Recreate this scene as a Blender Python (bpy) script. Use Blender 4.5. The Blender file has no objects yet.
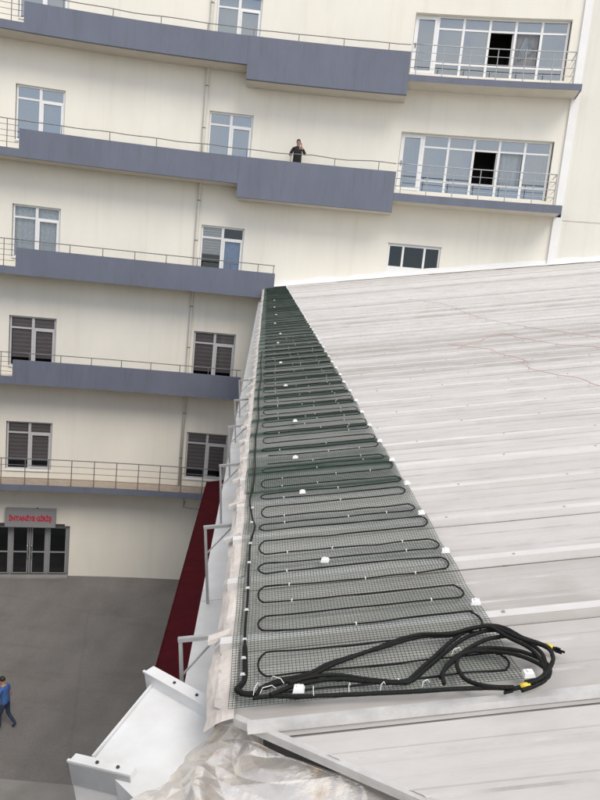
import bpy, bmesh, math, random
from mathutils import Vector, Matrix, noise
random.seed(7)
SC = bpy.context.scene
COL = SC.collection
rad = math.radians

# ------------------------------------------------------------------ camera
CAMZ = 13.31                      # eye height above the yard
PITCH, ROLL, FPX = 0.151386, 0.096279, 660.0
cd = bpy.data.cameras.new('camera'); cam = bpy.data.objects.new('camera', cd); COL.objects.link(cam)
fw = Vector((0, math.cos(PITCH), -math.sin(PITCH))); rt = Vector((1, 0, 0)); up = rt.cross(fw)
r2 = math.cos(ROLL)*rt + math.sin(ROLL)*up
u2 = -math.sin(ROLL)*rt + math.cos(ROLL)*up
cam.matrix_world = Matrix(((r2.x, u2.x, -fw.x, 0), (r2.y, u2.y, -fw.y, 0), (r2.z, u2.z, -fw.z, CAMZ), (0, 0, 0, 1)))
cd.sensor_fit = 'VERTICAL'; cd.sensor_height = 36.0; cd.lens = FPX/800*36.0
cd.clip_start = 0.05; cd.clip_end = 2000
SC.camera = cam

# ------------------------------------------------------------------ sky, sun, exposure
SUN_EL, SUN_AZ = rad(51), rad(150)       # azimuth clockwise from +Y: behind the camera, to the right
wd = bpy.data.worlds.new('World'); SC.world = wd; wd.use_nodes = True
nt = wd.node_tree; nt.nodes.clear()
sky = nt.nodes.new('ShaderNodeTexSky'); sky.sky_type = 'NISHITA'; sky.sun_disc = False
sky.sun_elevation = SUN_EL; sky.sun_rotation = SUN_AZ; sky.air_density = 1.0; sky.dust_density = 1.5; sky.altitude = 800
tc = nt.nodes.new('ShaderNodeTexCoord')
mp = nt.nodes.new('ShaderNodeMapping'); mp.inputs['Scale'].default_value = (1.0, 1.0, 2.4)
nz = nt.nodes.new('ShaderNodeTexNoise'); nz.inputs['Scale'].default_value = 2.2; nz.inputs['Detail'].default_value = 7; nz.inputs['Roughness'].default_value = .55
cr = nt.nodes.new('ShaderNodeValToRGB'); cr.color_ramp.elements[0].position = .40; cr.color_ramp.elements[1].position = .60
mx = nt.nodes.new('ShaderNodeMix'); mx.data_type = 'RGBA'
mx.inputs['B'].default_value = (7.3, 6.95, 6.5, 1)
bg = nt.nodes.new('ShaderNodeBackground'); bg.inputs['Strength'].default_value = .14
wo = nt.nodes.new('ShaderNodeOutputWorld')
L = nt.links.new
L(tc.outputs['Generated'], mp.inputs['Vector']); L(mp.outputs['Vector'], nz.inputs['Vector']); L(nz.outputs['Fac'], cr.inputs['Fac'])
L(cr.outputs['Color'], mx.inputs['Factor']); L(sky.outputs['Color'], mx.inputs['A'])
L(mx.outputs['Result'], bg.inputs['Color']); L(bg.outputs['Background'], wo.inputs['Surface'])
sd = bpy.data.lights.new('sun', 'SUN'); sd.energy = 1.5; sd.angle = rad(28); sd.color = (1.0, .93, .82)
sun = bpy.data.objects.new('sun', sd); COL.objects.link(sun)
sdir = Vector((math.sin(SUN_AZ)*math.cos(SUN_EL), math.cos(SUN_AZ)*math.cos(SUN_EL), math.sin(SUN_EL)))
sun.rotation_euler = sdir.to_track_quat('Z', 'Y').to_euler(); sun.location = sdir*60
vs = SC.view_settings
vs.view_transform = 'Standard'; vs.look = 'None'; vs.exposure = 0.5; vs.gamma = 1.0; vs.use_curve_mapping = False

# ------------------------------------------------------------------ materials
def mat(name, color, rough=.7, metal=0.0, var=0.0, scale=3.0, stretch=(1, 1, 1), dark=None, bump=0.0, bscale=60.0, spec=.5, coords='Object', patch=None, streak=None, cracks=None):
    """base colour varied by stretched noise between color and dark, fine bump"""
    m = bpy.data.materials.new(name); m.use_nodes = True
    t = m.node_tree; b = t.nodes['Principled BSDF']
    b.inputs['Roughness'].default_value = rough; b.inputs['Metallic'].default_value = metal
    b.inputs['Specular IOR Level'].default_value = spec
    c = (*color, 1)
    b.inputs['Base Color'].default_value = c
    if var > 0 or bump > 0 or patch:
        tcn = t.nodes.new('ShaderNodeTexCoord')
        mpn = t.nodes.new('ShaderNodeMapping'); mpn.inputs['Scale'].default_value = stretch
        t.links.new(tcn.outputs[coords], mpn.inputs['Vector'])
    if var > 0:
        n1 = t.nodes.new('ShaderNodeTexNoise'); n1.inputs['Scale'].default_value = scale; n1.inputs['Detail'].default_value = 8; n1.inputs['Roughness'].default_value = .62
        t.links.new(mpn.outputs['Vector'], n1.inputs['Vector'])
        rp = t.nodes.new('ShaderNodeValToRGB'); rp.color_ramp.elements[0].position = .32; rp.color_ramp.elements[1].position = .66
        d = dark or tuple(x*(1-var) for x in color)
        rp.color_ramp.elements[0].color = (*d, 1); rp.color_ramp.elements[1].color = c
        t.links.new(n1.outputs['Fac'], rp.inputs['Fac'])
        last = rp.outputs['Color']
        if patch:                                   # stains with a shape of their own: (colour, scale, threshold)
            pc, ps, pt = patch
            n3 = t.nodes.new('ShaderNodeTexNoise'); n3.inputs['Scale'].default_value = ps; n3.inputs['Detail'].default_value = 5
            t.links.new(tcn.outputs[coords], n3.inputs['Vector'])
            r3 = t.nodes.new('ShaderNodeValToRGB'); r3.color_ramp.elements[0].position = pt; r3.color_ramp.elements[1].position = pt+.12
            t.links.new(n3.outputs['Fac'], r3.inputs['Fac'])
            m3 = t.nodes.new('ShaderNodeMix'); m3.data_type = 'RGBA'; m3.inputs['B'].default_value = (*pc, 1)
            mm = t.nodes.new('ShaderNodeMath'); mm.operation = 'MULTIPLY'; mm.inputs[1].default_value = .65
            t.links.new(r3.outputs['Color'], mm.inputs[0]); t.links.new(mm.outputs[0], m3.inputs['Factor'])
            t.links.new(last, m3.inputs['A']); last = m3.outputs['Result']
        if streak:                                  # rain streaks: (scale mapping, strength)
            sm_ = t.nodes.new('ShaderNodeMapping'); sm_.inputs['Scale'].default_value = streak[0]
            t.links.new(tcn.outputs[coords], sm_.inputs['Vector'])
            n4 = t.nodes.new('ShaderNodeTexNoise'); n4.inputs['Scale'].default_value = 1.0; n4.inputs['Detail'].default_value = 6; n4.inputs['Roughness'].default_value = .7
            t.links.new(sm_.outputs['Vector'], n4.inputs['Vector'])
            r4 = t.nodes.new('ShaderNodeValToRGB'); r4.color_ramp.elements[0].position = .52; r4.color_ramp.elements[1].position = .78
            r4.color_ramp.elements[0].color = (1, 1, 1, 1); k_ = 1-streak[1]; r4.color_ramp.elements[1].color = (k_, k_*.985, k_*.96, 1)
            t.links.new(n4.outputs['Fac'], r4.inputs['Fac'])
            m4 = t.nodes.new('ShaderNodeMix'); m4.data_type = 'RGBA'; m4.blend_type = 'MULTIPLY'; m4.inputs['Factor'].default_value = 1
            t.links.new(last, m4.inputs['A']); t.links.new(r4.outputs['Color'], m4.inputs['B']); last = m4.outputs['Result']
        if cracks:                                  # (scale, strength) thin lines between large cells
            wn = t.nodes.new('ShaderNodeTexNoise'); wn.inputs['Scale'].default_value = cracks[0]*2.5; wn.inputs['Detail'].default_value = 5
            t.links.new(tcn.outputs[coords], wn.inputs['Vector'])
            wm = t.nodes.new('ShaderNodeMix'); wm.data_type = 'RGBA'; wm.inputs['Factor'].default_value = .25*1.0
            t.links.new(tcn.outputs[coords], wm.inputs['A']); t.links.new(wn.outputs['Color'], wm.inputs['B'])
            vn = t.nodes.new('ShaderNodeTexVoronoi'); vn.feature = 'DISTANCE_TO_EDGE'; vn.inputs['Scale'].default_value = cracks[0]
            t.links.new(wm.outputs['Result'], vn.inputs['Vector'])
            r5 = t.nodes.new('ShaderNodeValToRGB'); r5.color_ramp.elements[0].position = .0; r5.color_ramp.elements[1].position = .005
            k_ = 1-cracks[1]; r5.color_ramp.elements[0].color = (k_, k_, k_, 1); r5.color_ramp.elements[1].color = (1, 1, 1, 1)
            t.links.new(vn.outputs['Distance'], r5.inputs['Fac'])
            g5 = t.nodes.new('ShaderNodeTexNoise'); g5.inputs['Scale'].default_value = 14; g5.inputs['Detail'].default_value = 3
            t.links.new(tcn.outputs[coords], g5.inputs['Vector'])
            r6 = t.nodes.new('ShaderNodeValToRGB'); r6.color_ramp.elements[0].position = .3; r6.color_ramp.elements[1].position = .7
            r6.color_ramp.elements[0].color = (.90, .90, .90, 1); r6.color_ramp.elements[1].color = (1.06, 1.06, 1.06, 1)
            t.links.new(g5.outputs['Fac'], r6.inputs['Fac'])
            for src in (r5, r6):
                m5 = t.nodes.new('ShaderNodeMix'); m5.data_type = 'RGBA'; m5.blend_type = 'MULTIPLY'; m5.inputs['Factor'].default_value = 1
                t.links.new(last, m5.inputs['A']); t.links.new(src.outputs['Color'], m5.inputs['B']); last = m5.outputs['Result']
        t.links.new(last, b.inputs['Base Color'])
    if bump > 0:
        n2 = t.nodes.new('ShaderNodeTexNoise'); n2.inputs['Scale'].default_value = bscale; n2.inputs['Detail'].default_value = 4
        t.links.new(tcn.outputs[coords], n2.inputs['Vector'])
        bp = t.nodes.new('ShaderNodeBump'); bp.inputs['Strength'].default_value = bump; bp.inputs['Distance'].default_value = .02
        t.links.new(n2.outputs['Fac'], bp.inputs['Height']); t.links.new(bp.outputs['Normal'], b.inputs['Normal'])
    return m

def glass(name, tint, refl):
    m = bpy.data.materials.new(name); m.use_nodes = True
    t = m.node_tree; t.nodes.clear()
    o = t.nodes.new('ShaderNodeOutputMaterial'); mxs = t.nodes.new('ShaderNodeMixShader')
    tr = t.nodes.new('ShaderNodeBsdfTransparent'); tr.inputs['Color'].default_value = (*tint, 1)
    gl = t.nodes.new('ShaderNodeBsdfGlossy'); gl.inputs['Roughness'].default_value = .015; gl.inputs['Color'].default_value = (.76, .87, 1, 1)
    lw = t.nodes.new('ShaderNodeLayerWeight'); lw.inputs['Blend'].default_value = .25
    ad = t.nodes.new('ShaderNodeMath'); ad.operation = 'ADD'; ad.inputs[1].default_value = refl; ad.use_clamp = True
    t.links.new(lw.outputs['Fresnel'], ad.inputs[0]); t.links.new(ad.outputs[0], mxs.inputs['Fac'])
    t.links.new(tr.outputs[0], mxs.inputs[1]); t.links.new(gl.outputs[0], mxs.inputs[2]); t.links.new(mxs.outputs[0], o.inputs['Surface'])
    return m

M = {}
M['wall'] = mat('cream_render', (.82, .79, .71), .9, streak=((2.2, 2.2, .10), .07), var=.07, scale=.6, stretch=(1, 1, .35), bump=.25, bscale=40)
M['wall2'] = mat('pale_render', (.76, .74, .675), .9, streak=((2.2, 2.2, .10), .10), var=.06, scale=.6, stretch=(1, 1, .35), bump=.25, bscale=40)
M['fascia'] = mat('blue_grey_paint', (.146, .162, .214), .75, streak=((5, 5, .5), .16), var=.13, scale=1.3, stretch=(1, 1, .4), bump=.15, bscale=50)
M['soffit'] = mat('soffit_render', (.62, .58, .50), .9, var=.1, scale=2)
M['tilefloor'] = mat('balcony_tile', (.42, .35, .29), .7, var=.2, scale=4)
M['upvc'] = mat('white_upvc', (.80, .80, .80), .4, var=.05, scale=6)
M['upvcshade'] = mat('shaded_upvc', (.55, .55, .56), .5, var=.1, scale=6)  # same white frames on the lower floors, with their shade put into the colour
M['greyframe'] = mat('grey_aluminium', (.34, .35, .36), .45, .3, var=.1, scale=5)
M['rail'] = mat('rail_steel', (.23, .22, .22), .5, .4, var=.25, scale=9)
M['railbright'] = mat('bright_rail_steel', (.42, .43, .45), .4, .6, var=.2, scale=9)
M['glass'] = glass('window_glass', (.34, .38, .42), .27)
M['glassdark'] = glass('tinted_glass', (.62, .62, .62), .03)
M['glassclear'] = glass('clear_glass', (.85, .87, .88), .04)
M['blind'] = mat('blind_fabric', (.50, .43, .41), .9, var=.1, scale=10)
M['blindlight'] = mat('blind_fabric_pale', (.66, .59, .57), .9, var=.1, scale=10)
M['paleblind'] = mat('bamboo_blind', (.62, .61, .58), .9, var=.15, scale=12)
M['lace'] = mat('lace_curtain', (.78, .80, .80), .95, dark=(.42, .46, .48), var=.4, scale=22)
M['curtain'] = mat('white_curtain', (.80, .82, .83), .95, var=.1, scale=5)
M['bluecloth'] = mat('blue_blind', (.32, .42, .60), .8, var=.15, scale=3)
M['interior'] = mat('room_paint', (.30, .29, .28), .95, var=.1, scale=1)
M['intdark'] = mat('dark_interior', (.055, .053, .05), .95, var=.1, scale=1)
M['pipe'] = mat('pipe_paint', (.66, .645, .59), .6, var=.08, scale=3)
M['white'] = mat('white_cover', (.82, .82, .82), .55, var=.05, scale=2)
M['asphalt'] = mat('asphalt', (.20, .191, .184), .95, var=.22, scale=.9, stretch=(1, .5, 1), bump=.5, bscale=25, cracks=(.13, .10), streak=((.25, 1.3, 1), .20), patch=((.14, .134, .13), .35, .58))
M['concrete'] = mat('concrete', (.28, .275, .265), .9, var=.2, scale=1.2, bump=.3, bscale=30)
M['roof'] = mat('galvanised_sheet', spec=.2, streak=((.7, 14, 1), .16), color=(.575, .558, .54), rough=.65, metal=.05, dark=(.50, .482, .465), var=.3, scale=2.2, stretch=(1, 1, 1), bump=.12, bscale=18, coords='UV', patch=((.46, .44, .43), 2.6, .55))
M['roof2'] = mat('galvanised_sheet_bleached', spec=.2, streak=((.7, 14, 1), .16), color=(.61, .595, .578), rough=.65, metal=.05, dark=(.54, .525, .51), var=.3, scale=2.2, bump=.12, bscale=18, coords='UV', patch=((.50, .48, .46), 2.8, .56))
M['roof3'] = mat('galvanised_sheet_dirty', spec=.2, streak=((.7, 14, 1), .16), color=(.50, .48, .46), rough=.7, metal=.05, dark=(.42, .40, .38), var=.3, scale=2.2, bump=.12, bscale=18, coords='UV', patch=((.38, .36, .34), 2.4, .52))
M['flash'] = mat('bright_flashing', (.62, .61, .60), .5, .2, var=.3, scale=8, stretch=(1, 1, 1), bump=.1, bscale=30)
M['edge'] = mat('eave_sheet', (.70, .65, .615), .5, .1, dark=(.54, .49, .455), var=.3, scale=9, bump=.25, bscale=25, patch=((.50, .36, .22), 7, .66))
M['foil'] = mat('crumpled_sheet', (.80, .77, .735), .26, .60, dark=(.68, .65, .62), var=.3, scale=5, bump=.2, bscale=22, patch=((.60, .42, .22), 9, .60))
M['gutter'] = mat('white_gutter_paint', (.70, .71, .72), .5, var=.10, scale=4, dark=(.58, .58, .57), patch=((.50, .47, .43), 9, .66))
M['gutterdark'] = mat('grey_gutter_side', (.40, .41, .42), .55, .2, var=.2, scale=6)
M['red'] = mat('dark_red_sheet', (.085, .008, .013), .9, spec=.1, var=.2, scale=3, dark=(.06, .007, .011))
M['bracket'] = mat('galvanised_tube', (.44, .445, .45), .5, .4, var=.2, scale=12)
M['wire'] = mat('green_coated_wire', (.033, .072, .052), .5, var=.25, scale=8)
M['cable'] = mat('black_cable', (.006, .0065, .0065), .6, spec=.25, var=.2, scale=20)
M['hose'] = mat('black_sleeve', (.007, .008, .007), .6, spec=.25, var=.3, scale=30, bump=.3, bscale=160)
M['tie'] = mat('white_plastic', (.80, .80, .79), .5)
M['clip'] = mat('white_clip_plastic', (.86, .86, .87), .4, var=.04, scale=30)
M['yellow'] = mat('yellow_tape', (.72, .55, .05), .5, var=.15, scale=40)
M['redcord'] = mat('red_cord', (.50, .16, .13), .7)
M['sign'] = mat('sign_grey', (.27, .27, .285), .5, var=.06, scale=2)
M['signred'] = mat('sign_red', (.52, .02, .05), .5)
M['dark'] = mat('dark_metal', (.05, .05, .05), .6)
M['chrome'] = mat('chrome_handle', (.7, .7, .7), .25, .9)
M['skin'] = mat('skin', (.42, .24, .17), .6)
M['hair'] = mat('dark_hair', (.022, .016, .013), .6)
M['black_cloth'] = mat('black_cloth', (.016, .015, .017), .9, var=.3, scale=15)
M['blue_cloth'] = mat('blue_cloth', (.06, .15, .42), .9, var=.25, scale=9)
M['jeans'] = mat('jeans', (.035, .05, .10), .9, var=.35, scale=9)
M['shoe'] = mat('shoe', (.03, .028, .028), .6)
M['shade_grime'] = mat('seam_shade_grime', (.24, .23, .22), .8, var=.4, scale=6, dark=(.13, .125, .12))  # shadow lines of the ribs, with seam dirt, painted as dark strips
M['ribtop'] = mat('rubbed_rib_highlight', spec=.2, color=(.69, .68, .665), rough=.6, metal=.05, dark=(.56, .55, .54), var=.3, scale=2.6, coords='UV', patch=((.45, .43, .42), 2.0, .60))  # lighter rib tops: rubbed clean, plus a highlight put into the colour
M['stiff'] = mat('stiffener_line', (.52, .50, .485), .8, var=.5, scale=5, dark=(.33, .315, .30), coords='UV')  # darker tone on one flank of each stiffener
M['roofback'] = mat('roof_back', (.5, .49, .48), .6, .1, var=.15, scale=1)

# ------------------------------------------------------------------ helpers
WM = {}
def place(o, parent, mw):
    COL.objects.link(o); WM[o] = mw.copy()
    if parent is not None:
        o.parent = parent; o.matrix_parent_inverse = WM[parent].inverted()
    o.matrix_basis = mw
    return o
def empty(name, loc, label=None, cat=None, group=None, parent=None, mw=None):
    o = bpy.data.objects.new(name, None); o.empty_display_size = .2
    place(o, parent, mw or Matrix.Translation(loc))
    if label: o['label'] = label
    if cat: o['category'] = cat
    if group: o['group'] = group
    return o
class MB:
    def __init__(s): s.v = []; s.f = []; s.mi = []; s.uv = None
    def quad(s, a, b, c, d, m=0):
        n = len(s.v); s.v += [tuple(a), tuple(b), tuple(c), tuple(d)]; s.f.append((n, n+1, n+2, n+3)); s.mi.append(m)
    def hexa(s, p, m=0):            # p: 8 points, bottom 4 ccw, top 4 ccw
        n = len(s.v); s.v += [tuple(q) for q in p]
        for f in ((3, 2, 1, 0), (4, 5, 6, 7), (0, 1, 5, 4), (1, 2, 6, 5), (2, 3, 7, 6), (3, 0, 4, 7)):
            s.f.append(tuple(n+i for i in f)); s.mi.append(m)
    def box(s, x0, x1, y0, y1, z0, z1, m=0):
        s.hexa([(x0, y0, z0), (x1, y0, z0), (x1, y1, z0), (x0, y1, z0), (x0, y0, z1), (x1, y0, z1), (x1, y1, z1), (x0, y1, z1)], m)
    def tube(s, pts, r, k=6, caps=True, up=Vector((0, 0, 1)), m=0):
        pts = [Vector(p) for p in pts]; n0 = len(s.v); N_ = len(pts)
        rr = r if isinstance(r, (list, tuple)) else [r]*N_
        for i, p in enumerate(pts):
            d = (pts[min(i+1, N_-1)]-pts[max(i-1, 0)]).normalized()
            a = up.cross(d)
            if a.length < 1e-3: a = Vector((1, 0, 0)).cross(d)
            a.normalize(); b = d.cross(a)
            for j in range(k):
                t = 2*math.pi*(j+.5)/k
                s.v.append(tuple(p+(a*math.cos(t)+b*math.sin(t))*rr[i]))
        for i in range(N_-1):
            for j in range(k):
                s.f.append((n0+i*k+j, n0+i*k+(j+1) % k, n0+(i+1)*k+(j+1) % k, n0+(i+1)*k+j)); s.mi.append(m)
        if caps:
            s.f.append(tuple(n0+j for j in range(k))[::-1]); s.mi.append(m)
            s.f.append(tuple(n0+(N_-1)*k+j for j in range(k))); s.mi.append(m)
    def mesh(s, name, mats, smooth=False):
        me = bpy.data.meshes.new(name); me.from_pydata(s.v, [], s.f)
        for m_ in (mats if isinstance(mats, (list, tuple)) else [mats]): me.materials.append(M[m_] if isinstance(m_, str) else m_)
        me.polygons.foreach_set('material_index', s.mi)
        if s.uv:
            ul = me.uv_layers.new(name='UVMap')
            for lp in me.loops: ul.data[lp.index].uv = s.uv[lp.vertex_index]
        if smooth: me.polygons.foreach_set('use_smooth', [True]*len(me.polygons))
        me.update(); return me
    def build(s, name, mats, parent=None, mw=None, smooth=False):
        o = bpy.data.objects.new(name, s.mesh(name, mats, smooth))
        return place(o, parent, mw or Matrix.Identity(4))
def tag(o, label=None, cat=None, group=None, kind=None):
    if label: o['label'] = label
    if cat: o['category'] = cat
    if group: o['group'] = group
    if kind: o['kind'] = kind
    return o
def put(me, name, parent, mw):
    return place(bpy.data.objects.new(name, me), parent, mw)

# ------------------------------------------------------------------ ground
mb = MB(); mb.quad((-400, -400, 0), (400, -400, 0), (400, 400, 0), (-400, 400, 0))
tag(mb.build('yard_ground', 'asphalt'), kind='structure')
mb = MB(); mb.hexa([(-40, 6, -.1), (-3.2, 6, -.1), (-3.2, 15.62, -.1), (-40, 15.2, -.1), (-40, 6, .12), (-3.2, 6, .12), (-3.2, 15.62, .12), (-40, 15.2, .12)])
tag(mb.build('pavement', 'concrete'), kind='structure')

# ------------------------------------------------------------------ hospital facade (concave arc)
S = 1.27
def Zr(z): return z*S+CAMZ
def Yw(X): return 29.083+.00595*X-.00937*X*X
def FP(X, z, o=0.0):
    t = Vector((1, .00595-.01874*X, 0)).normalized(); n = Vector((t.y, -t.x, 0))
    return Vector((X, Yw(X), 0))+n*o+Vector((0, 0, z))
def FM(X, z, o=0.0):              # frame on the facade: x along, y inward, z up
    t = Vector((1, .00595-.01874*X, 0)).normalized(); n = Vector((t.y, -t.x, 0)); p = FP(X, z, o)
    return Matrix(((t.x, -n.x, 0, p.x), (t.y, -n.y, 0, p.y), (0, 0, 1, p.z), (0, 0, 0, 1)))
OB = 1.143                         # balcony projection
hosp = empty('hospital_building', (0, 29, 0), 'cream hospital building with curved facade, blue grey balconies and rows of windows', 'building')

WIN_H = 2.13
COLS = ((-12.41, -10.58), (-4.88, -3.06))
TOPS = [Zr(z) for z in (9.385, 5.78, 2.14, -1.424, -4.977)]
openings = []                      # (x0,x1,z0,z1)
for t in TOPS:
    for a, b in COLS: openings.append((a, b, t-WIN_H, t))
WIDE = [(3.2, 9.34, Zr(7.585), Zr(9.398)), (3.16, 9.33, Zr(3.885), Zr(5.742))]
openings += WIDE
SMALL = (3.14, 5.36, CAMZ+1.70, CAMZ+2.69); openings.append(SMALL)
DOOR = (-14.2, -9.68, 0.0, 2.34); openings.append(DOOR)
WALL_T = .28
ZTOP = 31.0
def wall_grid(x0, x1, ztop, ops, matname, name, o=0.0):
    xs = sorted(set([x0, x1]+[v for p in ops for v in p[:2]]+[x0+i*.8 for i in range(1, int((x1-x0)/.8))]))
    xs = [x for x in xs if x0 <= x <= x1]
    zs = sorted(set([0, ztop]+[v for p in ops for v in p[2:]]))
    mb = MB()
    for i in range(len(xs)-1):
        for j in range(len(zs)-1):
            cx = (xs[i]+xs[i+1])/2; cz = (zs[j]+zs[j+1])/2
            if any(p[0] < cx < p[1] and p[2] < cz < p[3] for p in ops): continue
            mb.quad(FP(xs[i], zs[j], o), FP(xs[i+1], zs[j], o), FP(xs[i+1], zs[j+1], o), FP(xs[i], zs[j+1], o))
            mb.quad(FP(xs[i+1], zs[j], o-WALL_T), FP(xs[i], zs[j], o-WALL_T), FP(xs[i], zs[j+1], o-WALL_T), FP(xs[i+1], zs[j+1], o-WALL_T))
    for a, b, c, d in ops:          # reveals
        mb.quad(FP(a, c, o), FP(a, d, o), FP(a, d, o-WALL_T), FP(a, c, o-WALL_T))
        mb.quad(FP(b, d, o), FP(b, c, o), FP(b, c, o-WALL_T), FP(b, d, o-WALL_T))
        xi = [x for x in xs if a <= x <= b]
        for p, q in zip(xi, xi[1:]):
            mb.quad(FP(p, d, o), FP(q, d, o), FP(q, d, o-WALL_T), FP(p, d, o-WALL_T))
            mb.quad(FP(q, c, o), FP(p, c, o), FP(p, c, o-WALL_T), FP(q, c, o-WALL_T))
    return mb.build(name, matname, hosp)
wall_grid(-40, 9.74, ZTOP, openings, 'wall', 'wall')  # the long stretch left of the windows is invented, to hold back sky light
wall_grid(9.98, 26, ZTOP, [], 'wall2', 'side_wall', .04)
# closing shell so that the rooms stay dark
mb = MB()
for a in range(-40, 26, 2):
    mb.quad(FP(a, 0, -5), FP(a, ZTOP, -5), FP(a+2, ZTOP, -5), FP(a+2, 0, -5))
    mb.quad(FP(a, ZTOP, .02), FP(a, ZTOP, -5), FP(a+2, ZTOP, -5), FP(a+2, ZTOP, .02))
    for fz in (Zr(7.10), Zr(3.50), Zr(-.07), Zr(-3.55), Zr(-7.1)):
        mb.quad(FP(a, fz, -.3), FP(a+2, fz, -.3), FP(a+2, fz, -5), FP(a, fz, -5))
for a in (-40, 26): mb.quad(FP(a, 0, 0), FP(a, ZTOP, 0), FP(a, ZTOP, -5), FP(a, 0, -5))
for a in (-8, 0, 2.4, 9.9):
    mb.quad(FP(a, 0, -.3), FP(a, ZTOP, -.3), FP(a, ZTOP, -5), FP(a, 0, -5))
mb.build('room_partitions', 'interior', hosp)

# expansion joint cover and seam
mb = MB(); zs = [Zr(3.3), ZTOP]
for a, b, c, d, o in ((9.70, 10.02, CAMZ+1.5, Zr(3.39), .10), (9.70, 9.985, Zr(3.64), ZTOP, .09)):
    mb.hexa([FP(a, c, o), FP(b, c, o), FP(b, c, -.05), FP(a, c, -.05), FP(a, d, o), FP(b, d, o), FP(b, d, -.05), FP(a, d, -.05)])
mb.build('joint_cover', 'white', hosp)
mb = MB()
for a in range(20):
    x = 10.05+a*.6; mb.hexa([FP(x, Zr(3.30), .055), FP(x+.6, Zr(3.30), .055), FP(x+.6, Zr(3.30), .03), FP(x, Zr(3.30), .03), FP(x, Zr(3.30)+.03, .055), FP(x+.6, Zr(3.30)+.03, .055), FP(x+.6, Zr(3.30)+.03, .03), FP(x, Zr(3.30)+.03, .03)])
mb.build('floor_joint', 'soffit', hosp)

# ---- drain pipe
mb = MB(); mb.tube([FP(-5.06, z, .10) for z in (Zr(-6.95), Zr(-3), Zr(1), Zr(5), Zr(9), ZTOP)], .062, 8)
pp = mb.build('drain_pipe', 'pipe', hosp, smooth=True)
for z in (-5.9, -4.3, -2.0, -.6, 1.6, 2.9, 5.2, 6.5, 9.0):
    mb = MB(); mb.tube([FP(-5.06, Zr(z)-.02, .10), FP(-5.06, Zr(z)+.02, .10)], .072, 8)
    mb.build('pipe_clamp', 'rail', pp)

# ---- balconies
def ribbon(mb, x0, x1, z0, z1, o0, o1, step=.8, m=0):
    n = max(1, int(math.ceil((x1-x0)/step)))
    xs = [x0+(x1-x0)*i/n for i in range(n+1)]
    for a, b in zip(xs, xs[1:]):
        mb.quad(FP(a, z0, o1), FP(b, z0, o1), FP(b, z1, o1), FP(a, z1, o1), m)
        mb.quad(FP(b, z0, o0), FP(a, z0, o0), FP(a, z1, o0), FP(b, z1, o0), m)
        mb.quad(FP(a, z1, o1), FP(b, z1, o1), FP(b, z1, o0), FP(a, z1, o0), m)
        mb.quad(FP(a, z0, o0), FP(b, z0, o0), FP(b, z0, o1), FP(a, z0, o1), m)
    for x, fl in ((x0, 0), (x1, 1)):
        q = [FP(x, z0, o0), FP(x, z0, o1), FP(x, z1, o1), FP(x, z1, o0)]
        mb.quad(*(q[::-1] if fl else q), m)
def post_mesh(h, r, foot=True):
    mb = MB(); mb.tube([(0, 0, 0), (0, 0, h)], r, 6)
    if foot: mb.tube([(0, 0, 0), (0, 0, .015)], r*2.2, 8)
    return mb.mesh('rail_post', 'rail')
def railing(parent, x0, x1, zb, zt, o, posts, bars=0, r=.022, sag=0.0, m='rail', endreturn=False):
    pm = post_mesh(zt-zb, r*.9); pm.materials[0] = M[m]
    for x in posts: put(pm, 'rail_post', parent, FM(x, zb, o))
    n = max(2, int((x1-x0)/.5))
    levels = [zt]+[zt-(zt-zb)*(k+1)/(bars+1) for k in range(bars)]
    for i, z in enumerate(levels):
        mb = MB(); pts = [FP(x0+(x1-x0)*k/n, z+sag*noise.noise((k*.37, z, 3.1)), o) for k in range(n+1)]
        if endreturn: pts.append(FP(x1, z, .05))
        mb.tube(pts, r if i == 0 else r*.6, 6)
        mb.build('handrail' if i == 0 else 'rail_bar', m, parent, smooth=True)
def balcony(xa, xpar, xend, ztop, zbot, zrail, zblk=None, xblk=None, xbend=None, posts=(), label=None, xs_open=None, sag=0.0, zslab=None):
    b = empty('balcony', None, parent=hosp, mw=FM(xpar, zbot))
    if label: b['label'] = label
    st = zslab if zslab else zbot+.26
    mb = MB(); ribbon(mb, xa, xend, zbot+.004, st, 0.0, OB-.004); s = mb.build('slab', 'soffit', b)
    mb = MB(); ribbon(mb, xa, xpar-.002, zbot, st+.05, OB-.12, OB)               # thin edge at the open part
    mb.build('slab_edge', 'fascia', b)
    mb = MB(); ribbon(mb, xpar, xblk if xblk else xend, zbot, ztop, OB-.15, OB); mb.build('parapet', 'fascia', b)
    if xblk:
        mb = MB(); ribbon(mb, xblk, xbend, zblk, ztop+.001, OB-.15, OB+.012)
        mb.build('deep_parapet', 'fascia', b); mb = MB()
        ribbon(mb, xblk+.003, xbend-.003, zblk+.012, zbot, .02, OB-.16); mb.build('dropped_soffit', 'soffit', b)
    e = xbend if xbend else xend
    railing(b, xpar-.05, e-.03, ztop, zrail, OB-.07, posts, 0, .018, sag)
    lo = [xpar-.45-1.28*k for k in range(3)]
    railing(b, xa, xpar-.05, st+.05, zrail, OB-.07, lo, 4, .018)
    return b
pst = lambda x0, x1, d: [x0+d*i for i in range(int((x1-x0)/d)+1)]
balcony(-18, -11.98, -3.44, Zr(7.885), Zr(7.045), Zr(8.105), Zr(6.615), -3.44, 3.12, pst(-10.6, 3.1, 1.83), 'top balcony with deep parapet block', sag=.05)
balcony(-18, -12.02, -3.46, Zr(4.284), Zr(3.448), Zr(4.536), Zr(3.030), -3.46, 3.05, pst(-10.5, 3.0, 1.83), 'balcony with the standing person', sag=.05)
balcony(-18, -12.02, -1.58, Zr(.735), Zr(-.092), Zr(.985), posts=pst(-10.0, -1.6, 1.28)+[-1.66], label='balcony whose end meets the metal roof')
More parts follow.
